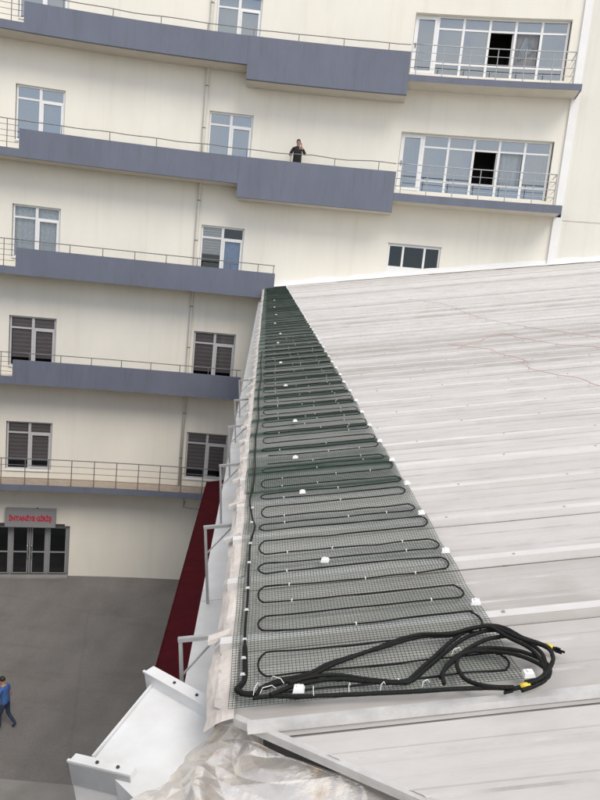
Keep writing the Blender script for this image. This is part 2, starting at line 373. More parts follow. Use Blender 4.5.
balcony(-18, -12.02, -2.66, Zr(-2.79), Zr(-3.57), Zr(-2.555), posts=pst(-11.4, -2.6, 1.22), label='balcony with short rail posts')
# lowest balcony: slab with open railing
b1 = empty('balcony', None, parent=hosp, mw=FM(-8, Zr(-7.1)))
b1['label'] = 'lowest balcony with open steel railing above the entrance'
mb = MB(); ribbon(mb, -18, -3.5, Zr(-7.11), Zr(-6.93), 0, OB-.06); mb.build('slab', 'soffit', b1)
mb = MB(); ribbon(mb, -18, -3.4, Zr(-7.12), Zr(-6.915), OB-.055, OB); mb.build('slab_edge', 'fascia', b1)
mb = MB(); ribbon(mb, -18, -3.52, Zr(-6.929), Zr(-6.922), .01, OB-.06); mb.build('floor_tile', 'tilefloor', b1)
railing(b1, -18, -3.4, Zr(-6.915), Zr(-6.033), OB-.05, pst(-17.0, -3.4, .93), 3, .021)
# iron bracket under the end of the lowest slab
mb = MB()
mb.tube([FP(-4.75, Zr(-7.13), .9), FP(-4.75, Zr(-7.50), .9), FP(-3.4, Zr(-7.56), .9)], .018, 6)
mb.tube([FP(-4.75, Zr(-7.50), .9), FP(-4.75, Zr(-7.50), .0)], .018, 6); mb.tube([FP(-3.4, Zr(-7.56), .9), FP(-3.4, Zr(-7.56), .0)], .018, 6)
mb.build('iron_bracket', 'rail', hosp)
# right-hand slab balconies
def right_balcony(x0, x1, zb, zt, zrail, label):
    b = empty('balcony', None, parent=hosp, mw=FM(6, zb)); b['label'] = label
    mb = MB(); ribbon(mb, x0, x1-.06, zb, zt-.01, 0, OB-.02); mb.build('slab', 'soffit', b)
    mb = MB(); ribbon(mb, x0, x1, zb-.004, zt, OB-.018, OB); mb.build('slab_edge', 'fascia', b)
    mb = MB(); mb.hexa([FP(x1-.058, zb-.004, .0), FP(x1, zb-.004, .0), FP(x1, zb-.004, OB-.02), FP(x1-.058, zb-.004, OB-.02), FP(x1-.058, zt, 0), FP(x1, zt, 0), FP(x1, zt, OB-.02), FP(x1-.058, zt, OB-.02)])
    mb.build('slab_edge', 'fascia', b)
    railing(b, x0+.02, x1-.35, zt, zrail, OB-.12, pst(x0+.25, x1-.3, 1.06)+[x1-.35], 3, .02, m='railbright', endreturn=True)
right_balcony(3.125, 9.86, Zr(7.04), Zr(7.225), Zr(7.225)+1.18, 'top right balcony with steel railing')
right_balcony(3.055, 9.80, Zr(3.39), Zr(3.635), Zr(3.635)+1.18, 'lower right balcony with steel railing')

# ---- windows
def frame_rect(mb, x0, x1, z0, z1, w, y0, y1):
    mb.box(x0, x1, y0, y1, z0, z0+w); mb.box(x0, x1, y0, y1, z1-w, z1)
    mb.box(x0, x0+w, y0, y1, z0+w, z1-w); mb.box(x1-w, x1, y0, y1, z0+w, z1-w)
def slats(x0, x1, z0, z1, y, pitch, name, mats, parent, mw, fill=.55):
    mb = MB(); z = z1; k = 0
    while z-pitch > z0:
        mb.box(x0, x1, y, y+.01, z-pitch*fill, z, 0)
        mb.box(x0+.003, x1-.003, y+.012, y+.02, z-pitch, z-pitch*fill+.002, 1); z -= pitch; k += 1
    return mb.build(name, mats, parent, mw)
def two_light(x0, x1, ztop, style, label=None):
    w = x1-x0; h = WIN_H; mw = FM((x0+x1)/2, ztop-h, 0)
    win = empty('window', None, parent=hosp, mw=mw)
    if label: win['label'] = label
    a, b = -w/2, w/2; y0, y1 = .10, .17
    fm = 'upvcshade' if style == 'blinds' else 'upvc'
    mb = MB(); frame_rect(mb, a+.003, b-.003, .003, h-.003, .065, y0, y1)
    mb.box(-.055, .055, y0+.002, y1-.002, .067, h-.067); tz = h*.765
    mb.box(a+.067, -.057, y0+.002, y1-.002, tz-.035, tz+.035); mb.box(.057, b-.067, y0+.002, y1-.002, tz-.035, tz+.035)
    mb.build('frame', fm, win, mw)
    mb = MB(); frame_rect(mb, .058, b-.068, .07, tz-.037, .06, y0-.025, y1-.02); mb.build('sash', fm, win, mw)
    for p, q, r, s in ((a+.066, -.056, .068, tz-.036), (.118, b-.128, .13, tz-.097), (a+.066, -.056, tz+.036, h-.068), (.058, b-.068, tz+.036, h-.068)):
        mb = MB(); mb.quad((p, y0+.035, r), (q, y0+.035, r), (q, y0+.035, s), (p, y0+.035, s)); mb.build('pane', 'glassdark' if style == 'blinds' else 'glassclear' if style in ('lace', 'bamboo') else 'glass', win, mw)
    mb = MB(); mb.box(a-.0, b+.0, -.05, .09, -.05, -.004); mb.build('sill', 'white' if False else 'upvc', win, mw)
    if style == 'blinds':
        slats(a+.08, -.03, .25+random.uniform(0, .1), h-.05, .185, .17, 'blind', ['blind', 'blindlight'], win, mw)
        slats(.03, b-.08, .22+random.uniform(0, .25), h-.05, .185, .17, 'blind', ['blind', 'blindlight'], win, mw)
    elif style == 'lace':
        mb = MB(); n = 40
        for i in range(n):
            p = a+.02+(w-.04)*i/n; q = a+.02+(w-.04)*(i+1)/n
            mb.quad((p, .26+.025*math.sin(i*1.3), .0), (q, .26+.025*math.sin((i+1)*1.3), .0), (q, .26+.025*math.sin((i+1)*1.3), h), (p, .26+.025*math.sin(i*1.3), h))
        mb.build('curtain', 'lace', win, mw, smooth=True)
    elif style == 'bamboo':
        slats(a+.07, -.05, h*.42, h-.05, .17, .115, 'blind', ['paleblind', 'blind'], win, mw, .72)
        mb = MB(); mb.box(.05, b-.1, .20, .21, .1, tz-.05); mb.build('blind', 'bluecloth', win, mw)
    elif style == 'sky':
        mb = MB(); n = 30
        for i in range(n):
            p = a+.02+(w-.04)*i/n; q = a+.02+(w-.04)*(i+1)/n
            mb.quad((p, .30+.03*math.sin(i*1.1), .0), (q, .30+.03*math.sin((i+1)*1.1), .0), (q, .30+.03*math.sin((i+1)*1.1), h), (p, .30+.03*math.sin(i*1.1), h))
        mb.build('curtain', 'blindlight', win, mw, smooth=True)
sty = {0: ('sky', 'sky'), 1: ('sky', 'sky'), 2: ('lace', 'bamboo'), 3: ('blinds', 'blinds'), 4: ('blinds', 'blinds')}
lab = {(2, 0): 'window with white lace curtain', (2, 1): 'window with pale slatted blind beside a blue one'}
for i, t in enumerate(TOPS):
    for j, (a, b) in enumerate(COLS): two_light(a, b, t, sty[i][j], lab.get((i, j)))

def wide_window(rect, k):
    x0, x1, z0, z1 = rect; xm = (x0+x1)/2; w = x1-x0; h = z1-z0; mw = FM(xm, z0, 0)
    win = empty('wide_window', None, parent=hosp, mw=mw); win['label'] = ('upper' if k == 0 else 'lower')+' wide white framed window with one dark open pane'
    curve = lambda x: 0.0
    a, b = -w/2, w/2; brk = [a+w*t for t in (0, .155, .324, .495, .663, .829, 1)]
    y0, y1 = .20, .27
    def yo(x): return -(Yw(xm+x)-(Yw(xm)+x*(.00595-.01874*xm)))*-1 if False else (.00937*x*x)*-1
    mb = MB()
    for i in range(6):
        p, q = brk[i], brk[i+1]; s0 = yo(p); s1 = yo(q)
        for (r, s) in ((.003, .06), (h-.07, h-.003)):
            mb.hexa([(p, y0+s0, r), (q, y0+s1, r), (q, y1+s1, r), (p, y1+s0, r), (p, y0+s0, s), (q, y0+s1, s), (q, y1+s1, s), (p, y1+s0, s)])
        if i > 0:
            for r in (h*.20*1.05, h*.79):
                zz = h-r; mb.hexa([(p+.03, y0+s0+.004, zz-.035), (q-.03, y0+s1+.004, zz-.035), (q-.03, y1+s1-.004, zz-.035), (p+.03, y1+s0-.004, zz-.035), (p+.03, y0+s0+.004, zz+.035), (q-.03, y0+s1+.004, zz+.035), (q-.03, y1+s1-.004, zz+.035), (p+.03, y1+s0-.004, zz+.035)])
    for i, x in enumerate(brk):
        e = .05; s0 = yo(x); xx = min(max(x, a+e), b-e)
        mb.box(xx-e+.002, xx+e-.002, y0+s0-.01, y1+s0+.01, .062, h-.072)
    mb.build('frame', 'upvc', win, mw)
    # door leaf
    mb = MB(); frame_rect(mb, brk[0]+.052, brk[1]-.052, .065, h-.075, .10, y0+yo(brk[0])+.0, y0+yo(brk[1])+.05); dl = mb.build('balcony_door', 'upvc', win, mw)
    mb = MB(); mb.tube([(brk[0]+.10, y0+yo(a)-.03, h*.44), (brk[0]+.10, y0+yo(a)-.05, h*.48), (brk[0]+.10, y0+yo(a)-.03, h*.52)], .02, 6); mb.build('handle', 'dark', dl, mw)
    for i in range(6):
        p, q = brk[i]+.045, brk[i+1]-.045; ya, yb = y0+yo(brk[i])+.035, y0+yo(brk[i+1])+.035
        rows = [(.06, h-.07)] if i == 0 else [(.06, h*.21-.03), (h*.21+.03, h*.79-.03), (h*.79+.03, h-.07)]
        for j, (r, s) in enumerate(rows):
            if i == 3 and j == 1: continue                       # the open casement
            mb = MB(); mb.quad((p, ya, r), (q, yb, r), (q, yb, s), (p, ya, s)); mb.build('pane', 'glassclear' if i == 4 and j == 1 else 'glass', win, mw)
    # open sash swung inwards
    p, q = brk[3]+.05, brk[4]-.05
    mb = MB(); frame_rect(mb, 0, (q-p), h*.21+.04, h*.79-.04, .055, 0, .05)
    sm = mw @ Matrix.Translation((q, y1+yo(brk[4])+.02, 0)) @ Matrix.Rotation(rad(80), 4, 'Z')
    mb.build('open_sash', 'upvc', win, sm)
    n = 24                                                      # curtains inside
    def cloth(p, q, y, name, m_, zlo=.05, zhi=h, amp=.03):
        mb = MB()
        for i in range(n):
            u, v = p+(q-p)*i/n, p+(q-p)*(i+1)/n
            f1, f2 = y+amp*math.sin(i*1.2), y+amp*math.sin((i+1)*1.2)
            mb.quad((u, f1, zlo), (v, f2, zlo), (v, f2, zhi), (u, f1, zhi))
        mb.build(name, m_, win, mw, smooth=True)
    cloth(brk[0]+.1, brk[3]-.1, .62, 'curtain', 'blindlight')
    if k == 0:
        cloth(brk[4]+.06, brk[5]-.06, .42, 'curtain', 'blindlight'); mb = MB()
        for i in range(7):
            mb.tube([(brk[4]+.25+.1*i*.6, .36, h*.35+.04*i), (brk[4]+.3+.09*i, .33, h*.55+.02*(i % 3)), (brk[4]+.45+.03*i, .36, h*.75-.03*i)], .035, 5)
        mb.build('bunched_sheet', 'curtain', win, mw, smooth=True)
    else:
        cloth(brk[4]+.05, brk[5]-.05, .40, 'curtain', 'curtain')
    cloth(brk[5]+.05, b-.05, .62, 'curtain', 'blindlight')
    # dark room behind the open casement
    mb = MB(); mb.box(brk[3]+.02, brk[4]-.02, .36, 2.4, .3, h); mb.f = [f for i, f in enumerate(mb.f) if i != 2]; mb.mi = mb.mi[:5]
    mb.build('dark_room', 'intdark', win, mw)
for k, r in enumerate(WIDE): wide_window(r, k)
# low window just above the roof
x0, x1, z0, z1 = SMALL; mw = FM((x0+x1)/2, z0, 0); w = x1-x0; h = z1-z0
sw = empty('low_window', None, parent=hosp, mw=mw); sw['label'] = 'low three pane window just above the metal roof'
brk = [-w/2, -w/2+w*.29, -w/2+w*.70, w/2]
mb = MB(); frame_rect(mb, -w/2+.003, w/2-.003, .003, h-.003, .07, .05, .12)
for x in brk[1:3]: mb.box(x-.045, x+.045, .052, .118, .074, h-.074)
mb.build('frame', 'upvc', sw, mw)
for a, b in zip(brk, brk[1:]):
    mb = MB(); mb.quad((a+.04, .085, .07), (b-.04, .085, .07), (b-.04, .085, h-.07), (a+.04, .085, h-.07)); mb.build('pane', 'glassdark', sw, mw)
mb = MB(); mb.box(-w/2-.02, w/2+.0, -.03, .02, -.62, -.004); mb.build('white_panel', 'white', sw, mw)
mb = MB(); mb.box(-w/2-.04, w/2+.04, -.02, .045, h+.003, h+.04); mb.build('lintel_strip', 'greyframe', sw, mw)
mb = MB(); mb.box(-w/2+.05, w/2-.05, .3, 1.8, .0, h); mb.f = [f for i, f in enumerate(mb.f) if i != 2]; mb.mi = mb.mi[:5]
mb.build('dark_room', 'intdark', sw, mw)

# ---- entrance
x0, x1, z0, z1 = DOOR; XM = -11.34; mw = FM(XM, 0, 0)
ent = empty('entrance', None, parent=hosp, mw=mw); ent['label'] = 'grey framed glass entrance doors'
cols = [-2.75, -1.62, -.80, 0.0, .74, 1.62]
mb = MB()
for i, c in enumerate(cols):
    ww = .055 if i != 3 else .03
    mb.box(c-ww, c+ww, .12, .20, 0, z1-.003)
mb.box(cols[0]+.06, cols[2]-.06, .122, .198, z1-.10, z1-.004); mb.box(cols[2]+.06, cols[4]-.06, .122, .198, z1-.10, z1-.004); mb.box(cols[4]+.06, cols[5]-.06, .122, .198, z1-.10, z1-.004)
mb.build('frame', 'greyframe', ent, mw)
for i in range(5):
    a, b = cols[i]+.06, cols[i+1]-.06; leaf = i in (2, 3)
    mb = MB(); frame_rect(mb, a, b, .02, z1-.105, .06, .13, .18); mb.box(a+.062, b-.062, .132, .178, 1.02, 1.08)
    lf = mb.build('glass_door' if leaf else 'side_light', 'greyframe', ent, mw)
    mb = MB(); mb.quad((a+.05, .155, .08), (b-.05, .155, .08), (b-.05, .155, z1-.165), (a+.05, .155, z1-.165))
    mb.build('pane', 'glassdark', ent, mw)
for sx in (-1, 1):
    mb = MB(); mb.tube([(sx*.075, .13, .72), (sx*.075, .07, .74), (sx*.105, .06, .9), (sx*.06, .06, 1.08), (sx*.105, .06, 1.24), (sx*.075, .07, 1.38), (sx*.075, .13, 1.40)], .016, 6)
    mb.build('door_handle', 'chrome', ent, mw, smooth=True)
mb = MB(); mb.box(-2.9, 1.66, -.02, .12, z1-.002, z1+.09); mb.build('door_hood', 'dark', ent, mw)
mb = MB(); mb.box(-2.9, 1.7, -.35, -.03, 0, .06); mb.build('door_step', 'concrete', ent, mw)

# ---- sign above the entrance
smw = FM(-11.29, 2.30, .24)
sg = empty('entrance_sign', None, 'grey sign with red lettering above the glass entrance doors', 'sign', mw=smw)
mb = MB(); mb.box(-1.03, 1.03, 0, .20, .05, .84); mb.build('panel', 'sign', sg, smw)
mb = MB(); frame_rect(mb, -1.045, 1.045, .04, .855, .03, -.012, .19); mb.build('panel_frame', 'greyframe', sg, smw)
mb = MB(); mb.tube([(.2, .1, .83), (.26, .1, .90), (.3, .1, .9)], .015, 5); mb.build('cable_stub', 'dark', sg, smw)
fc = bpy.data.curves.new('lettering', 'FONT'); fc.body = '\u0130NTAN\u0130YE G\u0130R\u0130\u015e'; fc.size = .30; fc.extrude = .008; fc.offset = .012; fc.align_x = 'CENTER'; fc.align_y = 'CENTER'
tmp = bpy.data.objects.new('tmp', fc); COL.objects.link(tmp)
bpy.context.view_layer.update()
tme = bpy.data.meshes.new_from_object(tmp.evaluated_get(bpy.context.evaluated_depsgraph_get())); tme.name = 'lettering'
bpy.data.objects.remove(tmp)
xs_ = [v.co.x for v in tme.vertices]; sc_ = 1.76/(max(xs_)-min(xs_)); cx_ = (max(xs_)+min(xs_))/2
for v in tme.vertices: v.co.x = (v.co.x-cx_)*sc_; v.co.y = v.co.y*.95
tme.materials.clear(); tme.materials.append(M['signred'])
put(tme, 'lettering', sg, smw @ Matrix.Translation((0, -.006, .42)) @ Matrix.Rotation(rad(90), 4, 'X'))

# ------------------------------------------------------------------ annex with the metal roof
NP = Vector((-.12360088, 1.92955878, CAMZ-1.27651713))
EU = Vector((-.06820987, .99594709, .05862437)).normalized(); EV = Vector((.98240177, .05680863, .17793131)).normalized(); EN = EU.cross(EV)*-1
if EN.z < 0: EN = -EN
def RW(u, v, h=0.0): return NP+EU*u+EV*v+EN*h
def RM(u, v, h=0.0, ang=0.0):
    p = RW(u, v, h)
    m = Matrix(((EV.x, EU.x, EN.x, p.x), (EV.y, EU.y, EN.y, p.y), (EV.z, EU.z, EN.z, p.z), (0, 0, 0, 1)))   # x = up the slope, y = along the eave
    return m @ Matrix.Rotation(ang, 4, 'Z')
annex = empty('annex_building', (-1, 12, 0), 'lower building with ribbed silver metal roof and white gutter', 'building')
roof = empty('roof', None, parent=annex, mw=RM(0, 0)); 
PER = .44; U0 = .295; VR = 14.6
def vval(u): return -.055 if u > -.11 else .03+1.31*(-.088-u)
RT, RB, RH = .024, .036, .030
def make_prof(rt_, rb, rh):
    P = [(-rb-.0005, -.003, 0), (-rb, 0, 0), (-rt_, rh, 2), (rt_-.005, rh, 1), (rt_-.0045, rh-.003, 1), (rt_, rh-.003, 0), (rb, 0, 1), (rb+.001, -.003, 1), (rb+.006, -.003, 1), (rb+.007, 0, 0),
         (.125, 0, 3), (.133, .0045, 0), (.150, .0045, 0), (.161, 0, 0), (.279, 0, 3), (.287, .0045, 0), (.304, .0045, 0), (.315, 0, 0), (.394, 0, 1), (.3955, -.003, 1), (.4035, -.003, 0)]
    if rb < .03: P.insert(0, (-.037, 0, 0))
    return P
k0, k1 = -14, 61
for k in range(k0, k1):
    uc = U0+PER*k; rnd = random.Random(k+300)
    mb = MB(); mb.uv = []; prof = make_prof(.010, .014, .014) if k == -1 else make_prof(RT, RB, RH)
    nv = 16; du = rnd.uniform(-.004, .004); dh = rnd.uniform(-.0015, .003)
    for i in range(nv):
        s = (i/(nv-1))**2.2
        for (a, h, _m) in prof:
            u = uc+a+du; v = vval(u)+(VR-vval(u))*s
            hh = h+dh+.0035*noise.noise((u*2.3, v*1.4, 0))*(0 if abs(h) > .02 else 1)+.002*noise.noise((k*3.3, v*.7, 1.7))
            uu = u+.006*noise.noise((k*1.7, v*.6, 5.0))
            mb.v.append(tuple(RW(uu, v, hh))); mb.uv.append((v*.75+k*3.7, u*1.5))
    n = len(prof)
    for i in range(nv-1):
        for j in range(n-1):
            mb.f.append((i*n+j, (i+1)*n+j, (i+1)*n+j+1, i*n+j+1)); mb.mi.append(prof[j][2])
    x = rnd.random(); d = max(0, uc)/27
    mb.build('roof_sheet', ['roof3' if x < .12+.15*d else ('roof2' if x > .72 else 'roof'), 'shade_grime', 'ribtop', 'stiff'], roof)
# bright capped rib at the near end of the mesh, and valley edge
mb = MB(); a, b = -.160, -.130
mb.hexa([RW(a-.006, .055, .002), RW(a-.006, VR, .002), RW(b+.006, VR, .002), RW(b+.006, .055, .002), RW(a, .055, .021), RW(a, VR, .021), RW(b, VR, .021), RW(b, .055, .021)])
mb.build('rib_cap', 'flash', roof)
vd = Vector((-.377, .494)).normalized(); vnrm = Vector((-vd.y, vd.x))*1.0    # points to the lower side
if vnrm.y > 0: vnrm = -vnrm
def VP(s, w, h): p = Vector((-.088, .03))+vd*s+vnrm*w; return RW(p.x, p.y, h)
mb = MB(); s0, s1 = -.02, 7.5
mb.hexa([VP(s0, -.006, -.012), VP(s1, -.006, -.012), VP(s1, .012, -.012), VP(s0, .012, -.012), VP(s0, -.006, .004), VP(s1, -.006, .004), VP(s1, .012, .001), VP(s0, .012, .001)])
mb.hexa([VP(s0, .0085, -.028), VP(s1, .0085, -.028), VP(s1, .0112, -.028), VP(s0, .0112, -.028), VP(s0, .0085, -.0125), VP(s1, .0085, -.0125), VP(s1, .0112, -.0125), VP(s0, .0112, -.0125)])
mb.build('valley_flashing', 'flash', roof)
mb = MB(); sr = random.Random(5)                   # roofing screws along the ribs
for k in range(-6, 40):
    for q in range(16):
        v = .35+.62*q+sr.uniform(-.04, .04)+(.2 if k % 2 else 0); u = U0+PER*k+sr.uniform(-.006, .006)
        if k == -1 or v < vval(u)+.1 or (v < .95 and u > -.1): continue
        mb.tube([RW(u, v, RH), RW(u, v, RH+.005)], .0065, 6, True, EV)
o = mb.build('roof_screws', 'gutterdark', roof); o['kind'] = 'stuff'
# back slope of the roof and ridge
mb = MB()
mb.quad(RW(-6, VR, 0), RW(27, VR, 0), RW(27, VR, 0)+Vector((14, 0, -2.6)), RW(-6, VR, 0)+Vector((14, 0, -2.6))); mb.build('back_slope', 'roofback', roof)
mb = MB(); mb.tube([RW(u, VR, .02) for u in (-6, 5, 16, 26.5)], .10, 8); mb.build('ridge_cap', 'flash', roof)
# upstand where roof meets the hospital wall (painted white, uneven)
def roofz(X, Y):
    return NP.z-(EN.x*(X-NP.x)+EN.y*(Y-NP.y))/EN.z
mb = MB(); n = 90
for i in range(n):
    xa = -1.75+16*i/n; xb = -1.75+16*(i+1)/n
    for q in (0,):
        pa, pb = FP(xa, 0, .045), FP(xb, 0, .045)
        za, zb = roofz(pa.x, pa.y), roofz(pb.x, pb.y)
        ta = .26+.10*noise.noise((xa*1.1, 0, 0)); tb = .26+.10*noise.noise((xb*1.1, 0, 0))
        fa, fb = FP(xa, 0, .45+.12*noise.noise((xa*1.7, 4, 0))), FP(xb, 0, .45+.12*noise.noise((xb*1.7, 4, 0)))
        mb.quad((pa.x, pa.y, za-.05), (pb.x, pb.y, zb-.05), (pb.x, pb.y, zb+tb), (pa.x, pa.y, za+ta))
        mb.quad((fa.x, fa.y, za+.012), (fb.x, fb.y, zb+.012), (pb.x, pb.y, zb+.10), (pa.x, pa.y, za+.10))
        ga, gb = FP(xa, 0, .0), FP(xb, 0, .0)
        mb.quad((pa.x, pa.y, za+ta), (pb.x, pb.y, zb+tb), (gb.x, gb.y, zb+tb), (ga.x, ga.y, za+ta))
mb.build('wall_upstand', 'white', roof)
mb = MB(); p = RW(26.75, -.05, .02)
mb.box(p.x-.05, p.x+.34, p.y-.1, p.y+.06, p.z-.02, p.z+.15); mb.build('upstand_block', 'white', roof)

# eave edge: bent sheet ends between the ribs
fr = random.Random(21)
for k in range(0, 62):
    u0 = .13+.44*(k-.5)+fr.uniform(-.02, .02); u1 = u0+.44+fr.uniform(-.05, .012)
    if u1 > 26.9: break
    mb = MB(); nu, nv = 7, 6; sg_ = fr.random()*50
    for i in range(nu):
        for j in range(nv):
            u = u0+(u1-u0)*i/(nu-1); t = j/(nv-1)
            e = -.085-.02*noise.noise((u*5, sg_, 0))
            v = .012+(e-.012)*t
            h = .015-.010*t-.07*max(0, t-.5)**1.2+.020*noise.noise((u*9, v*14, sg_))*(.3+t)
            mb.v.append(tuple(RW(u, v, h)))
    for i in range(nu-1):
        for j in range(nv-1):
            q = i*nv+j; mb.f.append((q, q+nv, q+nv+1, q+1)); mb.mi.append(0)
    mb.build('eave_flap', 'edge', roof)
    if k > 0:
        mb = MB(); mb.hexa([RW(u0-.024, -.105, -.006), RW(u0-.024, -.02, .022), RW(u0+.016, -.02, .022), RW(u0+.016, -.105, -.006), RW(u0-.022, -.105, .012), RW(u0-.022, -.02, .034), RW(u0+.014, -.02, .034), RW(u0+.014, -.105, .012)])
        if k % 4 != 2: mb.build('rib_end', 'edge' if k % 3 else 'flash', roof)

# gutter along the eave
gut = empty('gutter', None, parent=annex, mw=RM(0, -.2, -.4))
GH = -.50
G2 = -.20
mb = MB()
for i in range(26):
    u, w = .55+i*1.01, .55+(i+1)*1.01-.004
    mb.hexa([RW(u, -.312, GH-.34), RW(w, -.312, GH-.34), RW(w, .02, GH-.30), RW(u, .02, GH-.30), RW(u, -.312, GH), RW(w, -.312, GH), RW(w, .02, GH+.004), RW(u, .02, GH+.004)])
mb.build('gutter_trough', 'gutter', gut)
mb = MB(); mb.hexa([RW(.5, -.035, GH), RW(26.8, -.035, GH), RW(26.8, .0, GH), RW(.5, .0, GH), RW(.5, -.035, -.02), RW(26.8, -.035, -.02), RW(26.8, .0, -.02), RW(.5, .0, -.02)])
mb.build('eave_fascia', 'gutter', gut)
# stays above the gutter
for i in range(6):
    u = .47+1.085*i
    b = empty('gutter_stay', None, parent=annex, mw=RM(u, -.25, -.05))
    t = .0085; a_ = -.232+.022*noise.noise((i*1.9, 0, 0)); hb = -.058
    mb = MB(); mb.hexa([RW(u-t, a_-t, hb-t), RW(u-t, -.04, hb-t), RW(u+t, -.04, hb-t), RW(u+t, a_-t, hb-t), RW(u-t, a_-t, hb+t), RW(u-t, -.04, hb+t), RW(u+t, -.04, hb+t), RW(u+t, a_-t, hb+t)])
    mb.build('stay_bar', 'bracket', b)
    mb = MB(); foot = RW(u-.03, -.268, GH); topp = RW(u, a_, hb-t)
    mb.tube([foot, topp], .0095, 4); mb.build('stay_leg', 'bracket', b)
    mb = MB(); mid = topp+(foot-topp)*.33; ee = RW(u+.10, -.04, -.06)
    mb.tube([mid, ee], .0045, 4); mb.build('stay_brace', 'bracket', b)

# gutter corner and the second run
g2 = empty('corner_gutter', None, parent=annex, mw=RM(.2, -.3, G2)); g2['label'] = 'white gutter corner with mitre cap'
def slab_poly(mb, pts, h0, h1):
    n = len(pts); base = len(mb.v)
    for (u, v) in pts: mb.v.append(tuple(RW(u, v, h0)))
    for (u, v) in pts: mb.v.append(tuple(RW(u, v, h1)))
    mb.f.append(tuple(base+i for i in range(n))[::-1]); mb.mi.append(0)
    mb.f.append(tuple(base+n+i for i in range(n))); mb.mi.append(0)
    for i in range(n):
        j = (i+1) % n; mb.f.append((base+i, base+j, base+n+j, base+n+i)); mb.mi.append(0)
mb = MB(); slab_poly(mb, [(.425, -.335), (.20, -.085), (-.10, -.10), (-.15, -.30), (.045, -.478)], G2-.34, G2); mb.build('gutter_floor', 'gutter', g2)
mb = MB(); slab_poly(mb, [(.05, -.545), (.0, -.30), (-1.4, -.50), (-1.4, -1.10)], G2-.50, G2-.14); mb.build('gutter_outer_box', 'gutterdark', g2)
def cap(pa, pb, w, name, ht=.05, lip=None):
    a, b = Vector(pa), Vector(pb); d = (b-a).normalized(); nn = Vector((-d.y, d.x))
    if nn.x > 0: nn = -nn            # towards the camera
    c = empty(name, None, parent=annex, mw=RM(a.x, a.y, G2)); 
    mb = MB(); q = [a, b, b+nn*w, a+nn*w]; slab_poly(mb, [(p.x, p.y) for p in q], G2-.36, G2+ht); mb.build('cap_top', 'gutter', c)
    mb = MB(); q = [a+nn*(w-.006)-d*.006, b+nn*(w-.006)+d*.004, b+nn*(w+.003)+d*.004, a+nn*(w+.003)-d*.006]; slab_poly(mb, [(p.x, p.y) for p in q], G2+ht-.004, G2+ht+.004); mb.build('cap_fold', 'gutter', c)
    if lip:
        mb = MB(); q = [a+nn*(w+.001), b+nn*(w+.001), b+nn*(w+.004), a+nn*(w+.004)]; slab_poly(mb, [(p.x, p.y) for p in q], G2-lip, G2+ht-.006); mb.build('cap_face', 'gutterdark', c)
    for t in (.42, .76):
        p = a+(b-a)*t+nn*w*.5
        mb = MB(); mb.tube([RW(p.x, p.y, G2+ht), RW(p.x, p.y, G2+ht+.004)], .006, 6); mb.tube([RW(p.x, p.y, G2+ht+.004), RW(p.x, p.y, G2+ht+.007)], .0035, 5); mb.build('screw', 'dark', c)
cap((.455, -.345), (.205, -.075), .045, 'mitre_cap', ht=.05)
cap((.05, -.535), (-.04, -.32), .035, 'gutter_end_cap', ht=.025, lip=.06)
mb = MB(); mb.hexa([RW(.40, -.352, G2-.28), RW(.05, -.486, G2-.28), RW(.048, -.480, G2-.28), RW(.398, -.346, G2-.28), RW(.40, -.352, G2+.010), RW(.05, -.486, G2+.010), RW(.048, -.480, G2+.010), RW(.398, -.346, G2+.010)])
mb.build('gutter_lip', 'gutter', g2)

# crumpled covering over the valley side (second roof face)
mb = MB(); nu, nv = 170, 130
def ridge(x, y, s):
    return 1-abs(noise.noise((x, y, s)))*2
def hsh(a, b, s): return (math.sin(a*127.1+b*311.7+s*74.7)*43758.5453) % 1.0-.5
def facet(q, s):              # piecewise linear lattice: flat facets meeting in sharp creases
    a, b = math.floor(q.x), math.floor(q.y); fx, fy = q.x-a, q.y-b
    h00, h10, h01, h11 = hsh(a, b, s), hsh(a+1, b, s), hsh(a, b+1, s), hsh(a+1, b+1, s)
    if (a+b) % 2:
        if fx+fy < 1: return h00+(h10-h00)*fx+(h01-h00)*fy
        return h11+(h01-h11)*(1-fx)+(h10-h11)*(1-fy)
    if fx > fy: return h00+(h10-h00)*fx+(h11-h10)*fy
    return h00+(h01-h00)*fy+(h11-h01)*fx
EDGE = [(.185, -.085), (.09, -.165), (0, -.236), (-.085, -.29), (-.14, -.39), (-.24, -.50), (-.6, -.75), (-1.4, -1.2), (-3.2, -2.2)]
VAL = [(-.03, .03), (-.10, .07), (-.17, .165), (-.24, .26), (-.33, .38), (-.45, .54), (-.8, 1.0), (-1.6, 2.05), (-3.4, 4.4)]
def lerp_path(P, x):
    x = min(max(x, 0), len(P)-1.0001); i = int(x); f = x-i
    a, b = Vector(P[i]), Vector(P[i+1]); return a+(b-a)*f
for i in range(nu):
    for j in range(nv):
        x = 8*(i/(nu-1))**1.25; t = j/(nv-1)
        e = lerp_path(EDGE, x); c2 = lerp_path(VAL, x); p = e+(c2-e)*t
        sp = min(1, max(0, (x-1.9)/1.6))        # further down it spills over the gutter
        h = -.215+.025*sp+.135*t**.75
        if t < .10: h -= (.10-t)*(.25+1.6*sp)
        amp = .25+.75*math.sin(math.pi*min(1, t*1.02)) if t < .97 else .25
        q = Vector((p.x+p.y*.45, p.y-p.x*.30)); q += Vector((noise.noise((p.x*2.7, p.y*2.7, 11)), noise.noise((p.x*2.7, p.y*2.7, 31))))*.16
        h += amp*(.095*facet(q*3.2, 1)+.036*facet(q*7.5, 2)+.014*facet(q*19, 3))
        h += .030*sp*math.exp(-((t-.22-.04*x)/.06)**2)
        h = min(h, -.062)
        mb.v.append(tuple(RW(p.x, p.y, h)))
for i in range(nu-1):
    for j in range(nv-1):
        q = i*nv+j; mb.f.append((q, q+1, q+nv+1, q+nv)); mb.mi.append(0)
cv = mb.build('crumpled_cover', 'foil', roof)
